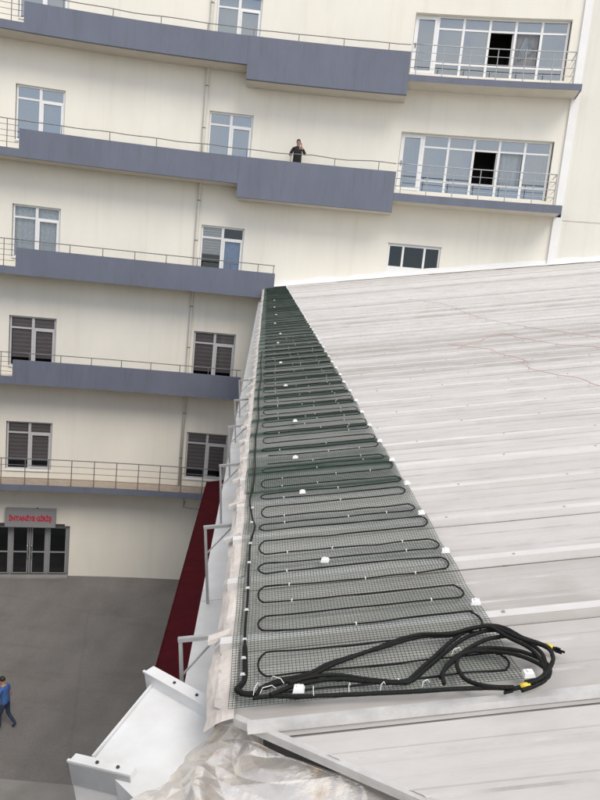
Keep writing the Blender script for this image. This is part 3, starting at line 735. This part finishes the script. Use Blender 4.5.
# walls under the eaves
mb = MB()
A = RW(26.9, -.03, 0); B = RW(.35, -.03, 0); C = RW(.35-6, -2.6, 0)
def wallquad(p, q, ztp, zbt=0): mb.quad((p.x, p.y, zbt), (q.x, q.y, zbt), (q.x, q.y, ztp(q)), (p.x, p.y, ztp(p)))
wallquad(A, B, lambda p: RW(0, 0, 0).z+(p-RW(0, -.03, 0)).dot(EU)*EU.z-.42)
wallquad(B, C, lambda p: B.z-.62)
mb.build('side_wall', 'wall', annex)
mb = MB(); mb.box(-40, -2.6, -18, -5.5, 0, 14.5); mb.build('rear_sky_blocker', 'concrete', annex)  # unseen block added behind the camera to cut sky light on the lower facade
mb = MB(); mb.box(-34, -19, -5.4, 22.5, 0, 18); mb.build('side_sky_blocker', 'concrete', annex)  # invented block out of view on the left, shades the lower floors
# dark red lean-to roof below the gutter
can = empty('red_canopy', None, parent=annex, mw=Matrix.Translation((-2.6, 14, CAMZ-8.25)))
zc = CAMZ-8.25
mb = MB(); n = 30
for i in range(n):
    Y0 = 4+(27.9-4)*i/n; Y1 = 4+(27.9-4)*(i+1)/n-.006
    xo = lambda Y: -2.606-.0774*(Y-13.89)
    xi = lambda Y: RW(0, -.03, 0).x-.0685*(Y-1.93)
    mb.hexa([(xo(Y0), Y0, zc-.06), (xi(Y0), Y0, zc+.35), (xi(Y1), Y1, zc+.35), (xo(Y1), Y1, zc-.06), (xo(Y0), Y0, zc), (xi(Y0), Y0, zc+.41), (xi(Y1), Y1, zc+.41), (xo(Y1), Y1, zc)])
mb.build('canopy_sheet', 'red', can)
mb = MB(); mb.hexa([(xo(4)-.03, 4, zc-.16), (xo(4)-.001, 4, zc-.16), (xo(27.9)-.001, 27.9, zc-.16), (xo(27.9)-.03, 27.9, zc-.16), (xo(4)-.03, 4, zc+.012), (xo(4)-.001, 4, zc+.012), (xo(27.9)-.001, 27.9, zc+.012), (xo(27.9)-.03, 27.9, zc+.012)])
mb.build('canopy_fascia', 'red', can)
mb = MB()
mb.quad((xo(4)+.25, 4, 0), (xo(27.9)+.25, 27.9, 0), (xo(27.9)+.25, 27.9, zc-.03), (xo(4)+.25, 4, zc-.03)); mb.build('canopy_wall', 'wall', can)

# ------------------------------------------------------------------ green wire mesh on the roof
def mesh_h(u, v, off=0.0):
    ph = (u-U0)/PER; k = math.floor(ph); c = abs(math.cos(math.pi*ph))**1.5
    deep = .019+.006*noise.noise((k*3.7, 0.5, 1.0))
    return .0355-deep*(1-c)+off+.003*noise.noise((u*1.6, v*2.2, 9.0))+.0025*noise.noise((u*7, v*5, 2.0))
def wire_mesh(ua, ub, va, vb, off, skew=0.0):
    mb = MB(); P = .0127; r = .00112 if ua < 1 else .00120
    nu = int((ub-ua)/P); nvv = int((vb-va)/P)
    vw = lambda u, v: v+.010*noise.noise((u*.8, off*40, 1.0))+skew*(u-ua)
    for i in range(nu+1):
        u = ua+i*P; seg = 10 if u < 8 else 4
        pts = [RW(u+.004*noise.noise((u*2, v0*3., off)), vw(u, v0), mesh_h(u, v0, off)) for v0 in [va+(vb-va)*k/seg for k in range(seg+1)]]
        mb.tube(pts, r, 3, False, EN)
    for j in range(nvv+1):
        v = va+(vb-va)*j/nvv; us = []; u = ua
        while u < ub: us.append(u); u += .055 if u < 8 else .11
        us.append(ub)
        mb.tube([RW(u, vw(u, v), mesh_h(u, v, off+.0018)) for u in us], r, 3, False, EN)
    return mb
near = empty('wire_mesh', None, 'nearest sheet of green wire mesh under the coiled black hoses', 'wire mesh', 'wire mesh on the roof', mw=RM(0, 0, .035))
o = wire_mesh(-.085, 2.42, -.005, .915, .0).build('wire_grid', 'wire', near); o['kind'] = 'stuff'
farm = empty('wire_mesh', None, 'long far sheet of green wire mesh running up to the hospital wall', 'wire mesh', 'wire mesh on the roof', mw=RM(2, 0, .035))
o = wire_mesh(1.78, 26.85, -.015, .905, .006).build('wire_grid', 'wire', farm); o['kind'] = 'stuff'
# white fixing clips, children of the sheets
mb = MB(); mb.hexa([(-.018, -.016, 0), (.018, -.016, 0), (.018, .016, 0), (-.018, .016, 0), (-.014, -.012, .012), (.014, -.012, .012), (.014, .012, .012), (-.014, .012, .012)])
mb.tube([(0, 0, .012), (0, 0, .018)], .006, 6)
clip_me = mb.mesh('fixing_clip', 'clip'); cr_ = random.Random(4)
k = 0
while True:
    u = .352+.4385*k
    if u > 26.6: break
    put(clip_me, 'fixing_clip', near if u < 1.8 else farm, RM(u, .903+cr_.uniform(-.012, .008), .044, cr_.uniform(-.3, .3))); k += 1
for u, v in ((-.045, .215), (-.085, .925), (.81, .37), (1.68, .316), (2.34, .303)):
    put(clip_me, 'fixing_clip', near, RM(u, v, .044, cr_.uniform(-.3, .3)))
u = 4.8
for du in (3.3, 4.8, 6.3, 8.2, 9.4, 11.2, 13.1, 15.3, 18):
    put(clip_me, 'fixing_clip', farm, RM(du, .26+cr_.uniform(0, .09), .048, cr_.uniform(-.3, .3)))

# ------------------------------------------------------------------ heating cables
CR = .0036
def smooth_path(pts, sub=6, closed=False):
    out = []; P = [Vector(p) for p in pts]; n = len(P)
    for i in range(n-1):
        p0, p1, p2, p3 = P[max(i-1, 0)], P[i], P[i+1], P[min(i+2, n-1)]
        for k in range(sub):
            t = k/sub
            out.append(.5*((2*p1)+(p2-p0)*t+(2*p0-5*p1+4*p2-p3)*t*t+(3*p1-p0-3*p2+p3)*t**3))
    out.append(P[-1]); return out
def heating_cable(ua, ub, label, off, seed, near_=False):
    rn = random.Random(seed); c = empty('heating_cable', None, label, 'cable', 'heating cables zigzagging over the mesh', mw=RM(ua, .4, .04))
    path = []; ties = MB(); u = ua; side = 0; sp = .1125
    hc = lambda u, v: mesh_h(u, v, off)+CR+.002
    while u < ub:
        d = sp*rn.uniform(.93, 1.07)
        vl, vr = .080+rn.uniform(-.006, .008)+.035, .895+rn.uniform(-.02, .004)-.035
        vs_ = [vl+(vr-vl)*q for q in ((0, .12, .28, .42, .56, .70, .85, 1) if near_ else (0, .3, .6, 1))]
        if side: vs_ = vs_[::-1]
        bow = rn.uniform(-.009, .009)
        for q, v in enumerate(vs_):
            x = (v-vl)/(vr-vl); uu = u+bow*math.sin(math.pi*x)+rn.uniform(-.004, .004)
            path.append((uu, v))
            if q in ((1, 4, 6)[rn.randrange(3):][:2] if near_ else (1,)) and u < 9 and rn.random() < .8:
                a = RM(uu, v+rn.uniform(-.01, .01), hc(uu, v)+.002, rn.uniform(-.3, .3)); s = .0022
                pts = [a @ Vector(w) for w in ((-s, -.0055, -.005), (s, -.0055, -.005), (s, .0055, -.005), (-s, .0055, -.005), (-s, -.0055, .0035), (s, -.0055, .0035), (s, .0055, .0035), (-s, .0055, .0035))]
                ties.hexa(pts)
        end = vs_[-1]; out_ = .038 if side == 0 else -.038
        path += [(u+d*(.5-.5*math.cos(math.pi*q/6)), end+out_*math.sin(math.pi*q/6)) for q in range(1, 6)]
        u += d; side = 1-side
    sm = smooth_path([(a, b, 0) for a, b in path[:-5]], 5 if near_ else 3)
    mb = MB(); mb.tube([RW(p.x, p.y, hc(p.x, p.y)) for p in sm], CR, 6 if near_ else 4, True, EN)
    mb.build('cable_run', 'cable', c, smooth=True)
    t = ties.build('cable_ties', 'tie', c); t['kind'] = 'stuff'
    return c
heating_cable(-.035, 2.36, 'black heating cable zigzagging over the nearest stretch of green mesh', .002, 1, True)
heating_cable(2.43, 9.0, 'black heating cable zigzagging over the middle stretch of green mesh', .008, 2, True)
heating_cable(9.1, 26.6, 'black heating cable zigzagging over the far stretch of mesh by the hospital', .008, 3)
# supply lead running along the left edge
lead = [(-.047, .075), (-.04, .045), (-.027, .031), (-.005, .021), (.042, .041), (.139, .041), (.258, .037), (.426, .035), (.617, .037), (.841, .035), (1.047, .034), (1.241, .054), (1.416, .035), (1.638, .019), (1.97, .035), (2.265, .035), (2.9, .028), (3.6, .04), (4.5, .03), (5.5, .045), (6.5, .03), (7.6, .04)]
sm = smooth_path([(a, b, 0) for a, b in lead], 5)
c = empty('supply_lead', None, 'thin black lead running along the left edge of the mesh', 'cable', mw=RM(0, .03, .045))
rr = [.0095 if p.x < .22 else .0052 for p in sm]
mb = MB(); mb.tube([RW(p.x, p.y, mesh_h(p.x, p.y, .012)+rr[i]*.6) for i, p in enumerate(sm)], rr, 7, True, EN); mb.build('lead_run', 'cable', c, smooth=True)
mb = MB()
for u in (.05, .14, .25, .45, .62, .85, 1.05, 1.3, 1.5):
    a = RM(u, .037, .06); mb.hexa([a @ Vector(w) for w in ((-.009, -.0016, -.01), (.009, -.0016, -.01), (.009, .0016, -.01), (-.009, .0016, -.01), (-.006, -.0016, -.002), (.006, -.0016, -.002), (.006, .0016, -.002), (-.006, .0016, -.002))])
o = mb.build('cable_ties', 'tie', c); o['kind'] = 'stuff'

# ------------------------------------------------------------------ thick sleeved leads at the near end
H1 = [(-.053, .071), (-.055, .142), (-.075, .218), (-.085, .34), (-.096, .46), (-.108, .579), (-.118, .698), (-.130, .80), (-.140, .845)]
H2 = [(-.045, .08), (.001, .101), (.032, .159), (.051, .241), (.094, .31), (.116, .379), (.147, .503), (.168, .593), (.173, .663), (.159, .747), (.175, .828), (.17, .889), (.125, .936), (.069, .983), (.009, .999), (-.053, .989), (-.102, .972), (-.130, .940), (-.135, .895)]
H3 = [(-.062, .127), (-.031, .174), (.001, .254), (.001, .35), (-.037, .456), (-.056, .531), (-.05, .57), (.003, .623), (.087, .71), (.144, .794), (.160, .871), (.135, .925), (.085, .962), (.02, 1.022), (-.05, 1.016), (-.10, .985), (-.132, .945), (-.142, .90)]
H4 = [(-.150, .855), (-.134, .785), (-.09, .732), (-.024, .722), (.053, .744), (.096, .797), (.124, .874), (.121, .959), (.087, 1.014), (.062, 1.040), (.038, 1.064)]
H5 = [(-.113, .654), (-.051, .667), (.005, .705), (.062, .76), (.079, .825), (.054, .901), (.004, .964), (-.064, .994), (-.115, .975), (-.136, .936), (-.143, .89), (-.147, .848)]
def hose(paths, label, hs, yellow=None):
    t = empty('sleeved_lead', None, label, 'hose', 'thick black leads coiled at the near end of the mesh', mw=RM(paths[0][0], paths[0][1], .05))
    sm = smooth_path([(a, b, 0) for a, b in paths], 7); n = len(sm)
    def hh(i, p):
        x = i/(n-1)*(len(hs)-1); j = min(int(x), len(hs)-2); f = x-j
        return mesh_h(p.x, p.y)+.0085+hs[j]*(1-f)+hs[j+1]*f+.002*noise.noise((p.x*8, p.y*8, hs[0]*9))
    pts = [RW(p.x, p.y, hh(i, p)) for i, p in enumerate(sm)]
    rr = [.0068+.0006*noise.noise((i*.9, hs[0]*50, 0)) for i in range(n)]
    mb = MB(); mb.tube(pts, rr, 9, True, EN); mb.build('sleeve', 'hose', t, smooth=True)
    if yellow:
        d = (pts[-1]-pts[-4]).normalized(); e = pts[-1]
        a, b = yellow
        mb = MB(); mb.tube([e-d*b, e-d*a], .0105, 10); mb.build('yellow_band', 'yellow', t, smooth=True)
        mb = MB()
        for q in range(3):
            off = EN*(.006*math.cos(q*2.1))+d.cross(EN)*(.006*math.sin(q*2.1))
            mb.tube([e+off-d*.002, e+off+d*(.014+.006*q)], .0042, 6)
        mb.build('cable_core', 'cable', t)
hose(H1, 'straight sleeved lead lying along the bottom edge of the mesh', [0, 0, 0, 0])
hose(H4, 'sleeved lead curling up to the upper yellow tape', [.012, .006, .008, .014, .014, .010], (.010, .036))
hose(H2, 'sleeved lead arching highest over the others across the mesh', [.004, .002, .002, .014, .028, .024, .012])
hose(H3, 'sleeved lead bending in an S below the highest one', [.010, .002, .002, .004, .014, .034, .034, .012], None)
H6 = [(a-.010-.012*math.sin(i*.7), b-.012+.014*math.sin(i*.9)) for i, (a, b) in enumerate(H2[1:-2])]
hose(H6, 'sleeved lead running close beside the highest one', [.004, .002, .004, .020, .036, .034, .016])
H7 = [(a+.012+.010*math.sin(i*.8+1), b+.010*math.cos(i*.6)) for i, (a, b) in enumerate(H3[1:-3])]
hose(H7, 'sleeved lead running close beside the S shaped one', [.012, .004, .004, .008, .018, .030, .034])
H8 = [(a-.016+.006*math.sin(i), b-.020+.008*math.cos(i*.8)) for i, (a, b) in enumerate(H5[1:-1])]
hose(H8, 'sleeved lead forming the inner loop of the coil', [.010, .014, .026, .014, .004])
hose(H5, 'short sleeved loop ending at the lower yellow tape beside the white clip', [.020, .010, .022, .012, .003], (.028, .058))
mb = MB()
for (u, v, an, l) in ((-.05, .085, 1.2, .05), (-.06, .12, .3, .05), (-.02, .15, -.6, .05), (-.088, .26, 1.5, .03), (-.09, .37, 1.3, .03), (-.10, .47, .9, .03), (-.108, .6, .5, .03), (.035, .735, .4, .04)):
    a = RM(u, v, .075, an); mb.tube([a @ Vector((-l*.5, 0, -.012)), a @ Vector((-l*.3, 0, .004)), a @ Vector((l*.3, 0, .003)), a @ Vector((l*.5, 0, -.010))], .0012, 4)
o = mb.build('zip_ties', 'tie'); tag(o, 'white zip ties binding the thick black leads to the mesh', 'zip ties', kind='stuff')

# red cords lying on the far roof
for pts, lb in (([(14.5, 3.6), (12.28, 3.94), (9.65, 3.78), (7.9, 3.92), (6.97, 4.12), (6.19, 4.29), (5.6, 4.5)], 'thin red cord lying straight across the far metal roof'),
                ([(6.3, 2.5), (6.6, 2.75), (6.75, 2.95), (7.26, 3.39), (6.6, 3.5), (5.94, 3.67), (5.5, 3.95), (5.3, 4.2)], 'thin red cord in a shallow arc on the metal roof'),
                ([(6.7, 2.5), (6.02, 2.84), (5.7, 2.82), (5.13, 2.93), (4.7, 2.80), (4.32, 2.86), (4.0, 3.0), (3.62, 3.0), (3.2, 3.15)], 'nearest thin red cord lying loose on the metal roof')):
    sm = smooth_path([(a, b, 0) for a, b in pts], 6)
    mb = MB(); mb.tube([RW(p.x+.03*noise.noise((p.y*5, p.x, 1)), p.y+.02*noise.noise((p.x*4, 2, 0)), .034) for p in sm], .0022, 4, True, EN)
    tag(mb.build('red_cord', 'redcord'), lb, 'cord', 'red cords on the roof')

# ------------------------------------------------------------------ people
def skin_body(name, verts, edges, radii, mats, pick, mw, sub=2):
    me = bpy.data.meshes.new(name); me.from_pydata(verts, edges, [])
    ob = bpy.data.objects.new(name, me); COL.objects.link(ob)
    md = ob.modifiers.new('skin', 'SKIN'); md.use_smooth_shade = True
    for i, sv in enumerate(me.skin_vertices[0].data):
        sv.radius = radii[i] if isinstance(radii[i], tuple) else (radii[i], radii[i]); sv.use_root = (i == 0)
    s = ob.modifiers.new('sub', 'SUBSURF'); s.levels = sub; s.render_levels = sub
    bpy.context.view_layer.update()
    m2 = bpy.data.meshes.new_from_object(ob.evaluated_get(bpy.context.evaluated_depsgraph_get())); m2.name = name
    bpy.data.objects.remove(ob)
    m2.materials.clear()
    for m_ in mats: m2.materials.append(M[m_])
    for p in m2.polygons: p.material_index = pick(p.center); p.use_smooth = True
    return m2
def person(label, mw, H, pose, mats, pick, hairmat='hair'):
    """pose: dict of joints in a 1.75 m frame, x right, y forward, z up"""
    k = H/1.75; names = list(pose['j']); V = [tuple(c*k for c in pose['j'][n][0]) for n in names]; R_ = [tuple(q*k for q in pose['j'][n][1]) if isinstance(pose['j'][n][1], tuple) else pose['j'][n][1]*k for n in names]
    E_ = [(names.index(a), names.index(b)) for a, b in pose['e']]
    t = empty('person', None, label, 'person', mw=mw)
    m2 = skin_body('body', V, E_, R_, mats, lambda c: pick(c/k), mw)
    body = put(m2, 'body', t, mw)
    hx, hy, hz = pose['j']['head'][0]; fy = pose.get('face', (0, 1))
    fv = Vector((fy[0], fy[1], 0)).normalized(); sv = Vector((fv.y, -fv.x, 0)); hc = Vector((hx, hy, hz))
    bm = bmesh.new(); bmesh.ops.create_uvsphere(bm, u_segments=14, v_segments=10, radius=1)
    for v in bm.verts:
        c = v.co; f = c.y
        p = hc+sv*(c.x*.088)+fv*(c.y*.102-.012)+Vector((0, 0, c.z*.115+.028))
        if c.z < -.15 or (f > .35 and c.z < .45): p = hc+(p-hc)*.72
        v.co = p*k
    me = bpy.data.meshes.new('hair'); bm.to_mesh(me); bm.free(); me.materials.append(M[hairmat])
    for p in me.polygons: p.use_smooth = True
    put(me, 'hair', t, mw)
    def blob(name, c, r, m_):
        bm = bmesh.new(); bmesh.ops.create_uvsphere(bm, u_segments=8, v_segments=6, radius=1)
        for v in bm.verts: v.co = (Vector(c)+sv*(v.co.x*r[0])+fv*(v.co.y*r[1])+Vector((0, 0, v.co.z*r[2])))*k
        me = bpy.data.meshes.new(name); bm.to_mesh(me); bm.free(); me.materials.append(M[m_]); put(me, name, t, mw)
    blob('nose', hc+fv*.098+Vector((0, 0, -.008)), (.014, .02, .024), 'skin')
    for s in (-1, 1):
        blob('ear', hc+sv*(s*.082)+Vector((0, 0, -.005)), (.010, .022, .032), 'skin')
        blob('eye', hc+fv*.084+sv*(s*.032)+Vector((0, 0, .018)), (.013, .008, .008), 'hair')
    blob('mouth', hc+fv*.086+Vector((0, 0, -.055)), (.024, .008, .007), 'redcord')
    return t
FING = [('i', .028, .085), ('m', .009, .095), ('r', -.010, .088), ('l', -.028, .070)]
def add_hand(J, E_, wrist, pre, d, side, curl):
    """palm and five short finger chains; d = direction of the hand, side = thumb side, curl = bend direction"""
    w = Vector(J[wrist][0]); d = Vector(d).normalized(); side = Vector(side).normalized(); curl = Vector(curl).normalized()
    J[pre+'palm'] = (tuple(w+d*.055), (.036, .018)); E_.append((wrist, pre+'palm'))
    for nme, off, ln in FING:
        a = w+d*.085+side*off; b = a+d*ln*.5+curl*.010; c = b+d*ln*.32+curl*.03
        for q, p, r in (('a', a, .0105), ('b', b, .0095), ('c', c, .008)): J[pre+nme+q] = (tuple(p), r)
        E_ += [(pre+'palm', pre+nme+'a'), (pre+nme+'a', pre+nme+'b'), (pre+nme+'b', pre+nme+'c')]
    a = w+d*.03+side*.042; b = a+d*.035+side*.012+curl*.012
    J[pre+'ta'] = (tuple(a), .0125); J[pre+'tb'] = (tuple(b), .010); E_ += [(pre+'palm', pre+'ta'), (pre+'ta', pre+'tb')]
# standing on the balcony, right hand holding a phone to the ear, left forearm on the rail
J = {'pelvis': ((0, 0, .95), (.155, .11)), 'waist': ((0, 0, 1.08), (.175, .125)), 'chest': ((0, .01, 1.28), (.205, .14)), 'collar': ((0, 0, 1.43), (.11, .085)),
     'neck': ((0, .01, 1.51), .058), 'head': ((0, .03, 1.635), (.08, .10)), 'crown': ((0, .02, 1.70), (.07, .085)),
     'sl': ((-.19, 0, 1.40), .068), 'el': ((-.31, .06, 1.17), .066), 'wl': ((-.16, .14, 1.42), .042),
     'sr': ((.19, 0, 1.40), .068), 'er': ((.30, .02, 1.14), .066), 'wr': ((.24, .22, 1.10), .042),
     'hl': ((-.10, 0, .90), .095), 'kl': ((-.11, .02, .50), .062), 'al': ((-.11, -.01, .09), .042), 'tl': ((-.12, .16, .04), .04),
     'hr': ((.10, 0, .90), .095), 'kr': ((.11, .02, .50), .062), 'ar': ((.11, -.01, .09), .042), 'tr': ((.12, .16, .04), .04)}
E_ = [('pelvis', 'waist'), ('waist', 'chest'), ('chest', 'collar'), ('collar', 'neck'), ('neck', 'head'), ('head', 'crown'), ('collar', 'sl'), ('sl', 'el'), ('el', 'wl'), ('collar', 'sr'), ('sr', 'er'), ('er', 'wr'),
      ('pelvis', 'hl'), ('hl', 'kl'), ('kl', 'al'), ('al', 'tl'), ('pelvis', 'hr'), ('hr', 'kr'), ('kr', 'ar'), ('ar', 'tr')]
add_hand(J, E_, 'wl', 'L', (.25, -.2, .9), (0, 1, .1), (.8, -.2, 0)); add_hand(J, E_, 'wr', 'R', (-.2, .9, -.1), (-1, -.2, 0), (0, 0, -1))
def pick1(c):
    if c.z > 1.49: return 1
    if c.z < .10: return 3
    for w in ('wl', 'wr'):
        p = Vector(J[w][0])
        if (c-p).length < .035 or (c-Vector(J[('L' if w == 'wl' else 'R')+'palm'][0])).length < .125 and (c-p).length < (c-Vector(J['e'+w[1]][0])).length*.55: return 1
    return 0 if c.z > .92 else 2
fm = FM(-1.09, Zr(3.448)+.262, .58); fm = fm @ Matrix.Rotation(rad(176), 4, 'Z')
pb = person('person in black clothes holding a phone to the ear on the balcony', fm, 1.80, {'j': J, 'e': E_, 'face': (-.15, 1)}, ['black_cloth', 'skin', 'black_cloth', 'shoe'], pick1)
pw = fm @ Vector((-.125*1.03, .10*1.03, 1.56*1.03))
mb = MB(); mb.box(-.035, .035, -.005, .005, -.07, .07)
pho = mb.build('mobile_phone', 'dark', None, Matrix.Translation(pw) @ fm.to_3x3().to_4x4() @ Matrix.Rotation(rad(70), 4, 'Z') @ Matrix.Rotation(rad(20), 4, 'X'))
tag(pho, 'dark mobile phone held to the ear of the person on the balcony', 'phone')
# walking across the yard towards the left
J2 = {'pelvis': ((0, 0, .93), (.145, .11)), 'waist': ((0, .02, 1.06), (.15, .12)), 'chest': ((0, .05, 1.26), (.17, .125)), 'collar': ((0, .07, 1.40), (.11, .085)),
     'neck': ((0, .09, 1.48), .056), 'head': ((0, .14, 1.60), (.08, .10)), 'crown': ((0, .13, 1.665), (.07, .085)),
     'sl': ((-.19, .06, 1.37), .066), 'el': ((-.24, .12, 1.10), .047), 'wl': ((-.22, .30, .95), .031),
     'sr': ((.19, .06, 1.37), .066), 'er': ((.25, -.02, 1.09), .047), 'wr': ((.24, .06, .84), .031),
     'hl': ((-.10, 0, .88), .095), 'kl': ((-.11, .12, .50), .064), 'al': ((-.11, .10, .10), .042), 'tl': ((-.11, .26, .05), .04),
     'hr': ((.10, 0, .88), .095), 'kr': ((.11, -.03, .48), .064), 'ar': ((.11, -.30, .16), .042), 'tr': ((.11, -.18, .05), .04)}
E2 = [('pelvis', 'waist'), ('waist', 'chest'), ('chest', 'collar'), ('collar', 'neck'), ('neck', 'head'), ('head', 'crown'), ('collar', 'sl'), ('sl', 'el'), ('el', 'wl'), ('collar', 'sr'), ('sr', 'er'), ('er', 'wr'),
      ('pelvis', 'hl'), ('hl', 'kl'), ('kl', 'al'), ('al', 'tl'), ('pelvis', 'hr'), ('hr', 'kr'), ('kr', 'ar'), ('ar', 'tr')]
add_hand(J2, E2, 'wl', 'L', (0, .75, -.6), (.6, .5, .2), (0, .3, .4)); add_hand(J2, E2, 'wr', 'R', (0, .2, -1), (-.4, 1, 0), (-.6, .2, 0))
def pick2(c):
    if c.z > 1.455: return 1
    if c.z < .085 or (c.y < -.30 and c.z < .16): return 3
    if abs(c.x) > .19 and c.z < 1.21 and c.z > .55: return 1
    return 0 if c.z > .92 else 2
gm = Matrix.Translation((-7.74, 17.66, .012)) @ Matrix.Rotation(rad(82), 4, 'Z')
person('person in blue shirt and jeans walking across the yard', gm, 1.66, {'j': J2, 'e': E2, 'face': (0, 1)}, ['blue_cloth', 'skin', 'jeans', 'shoe'], pick2)
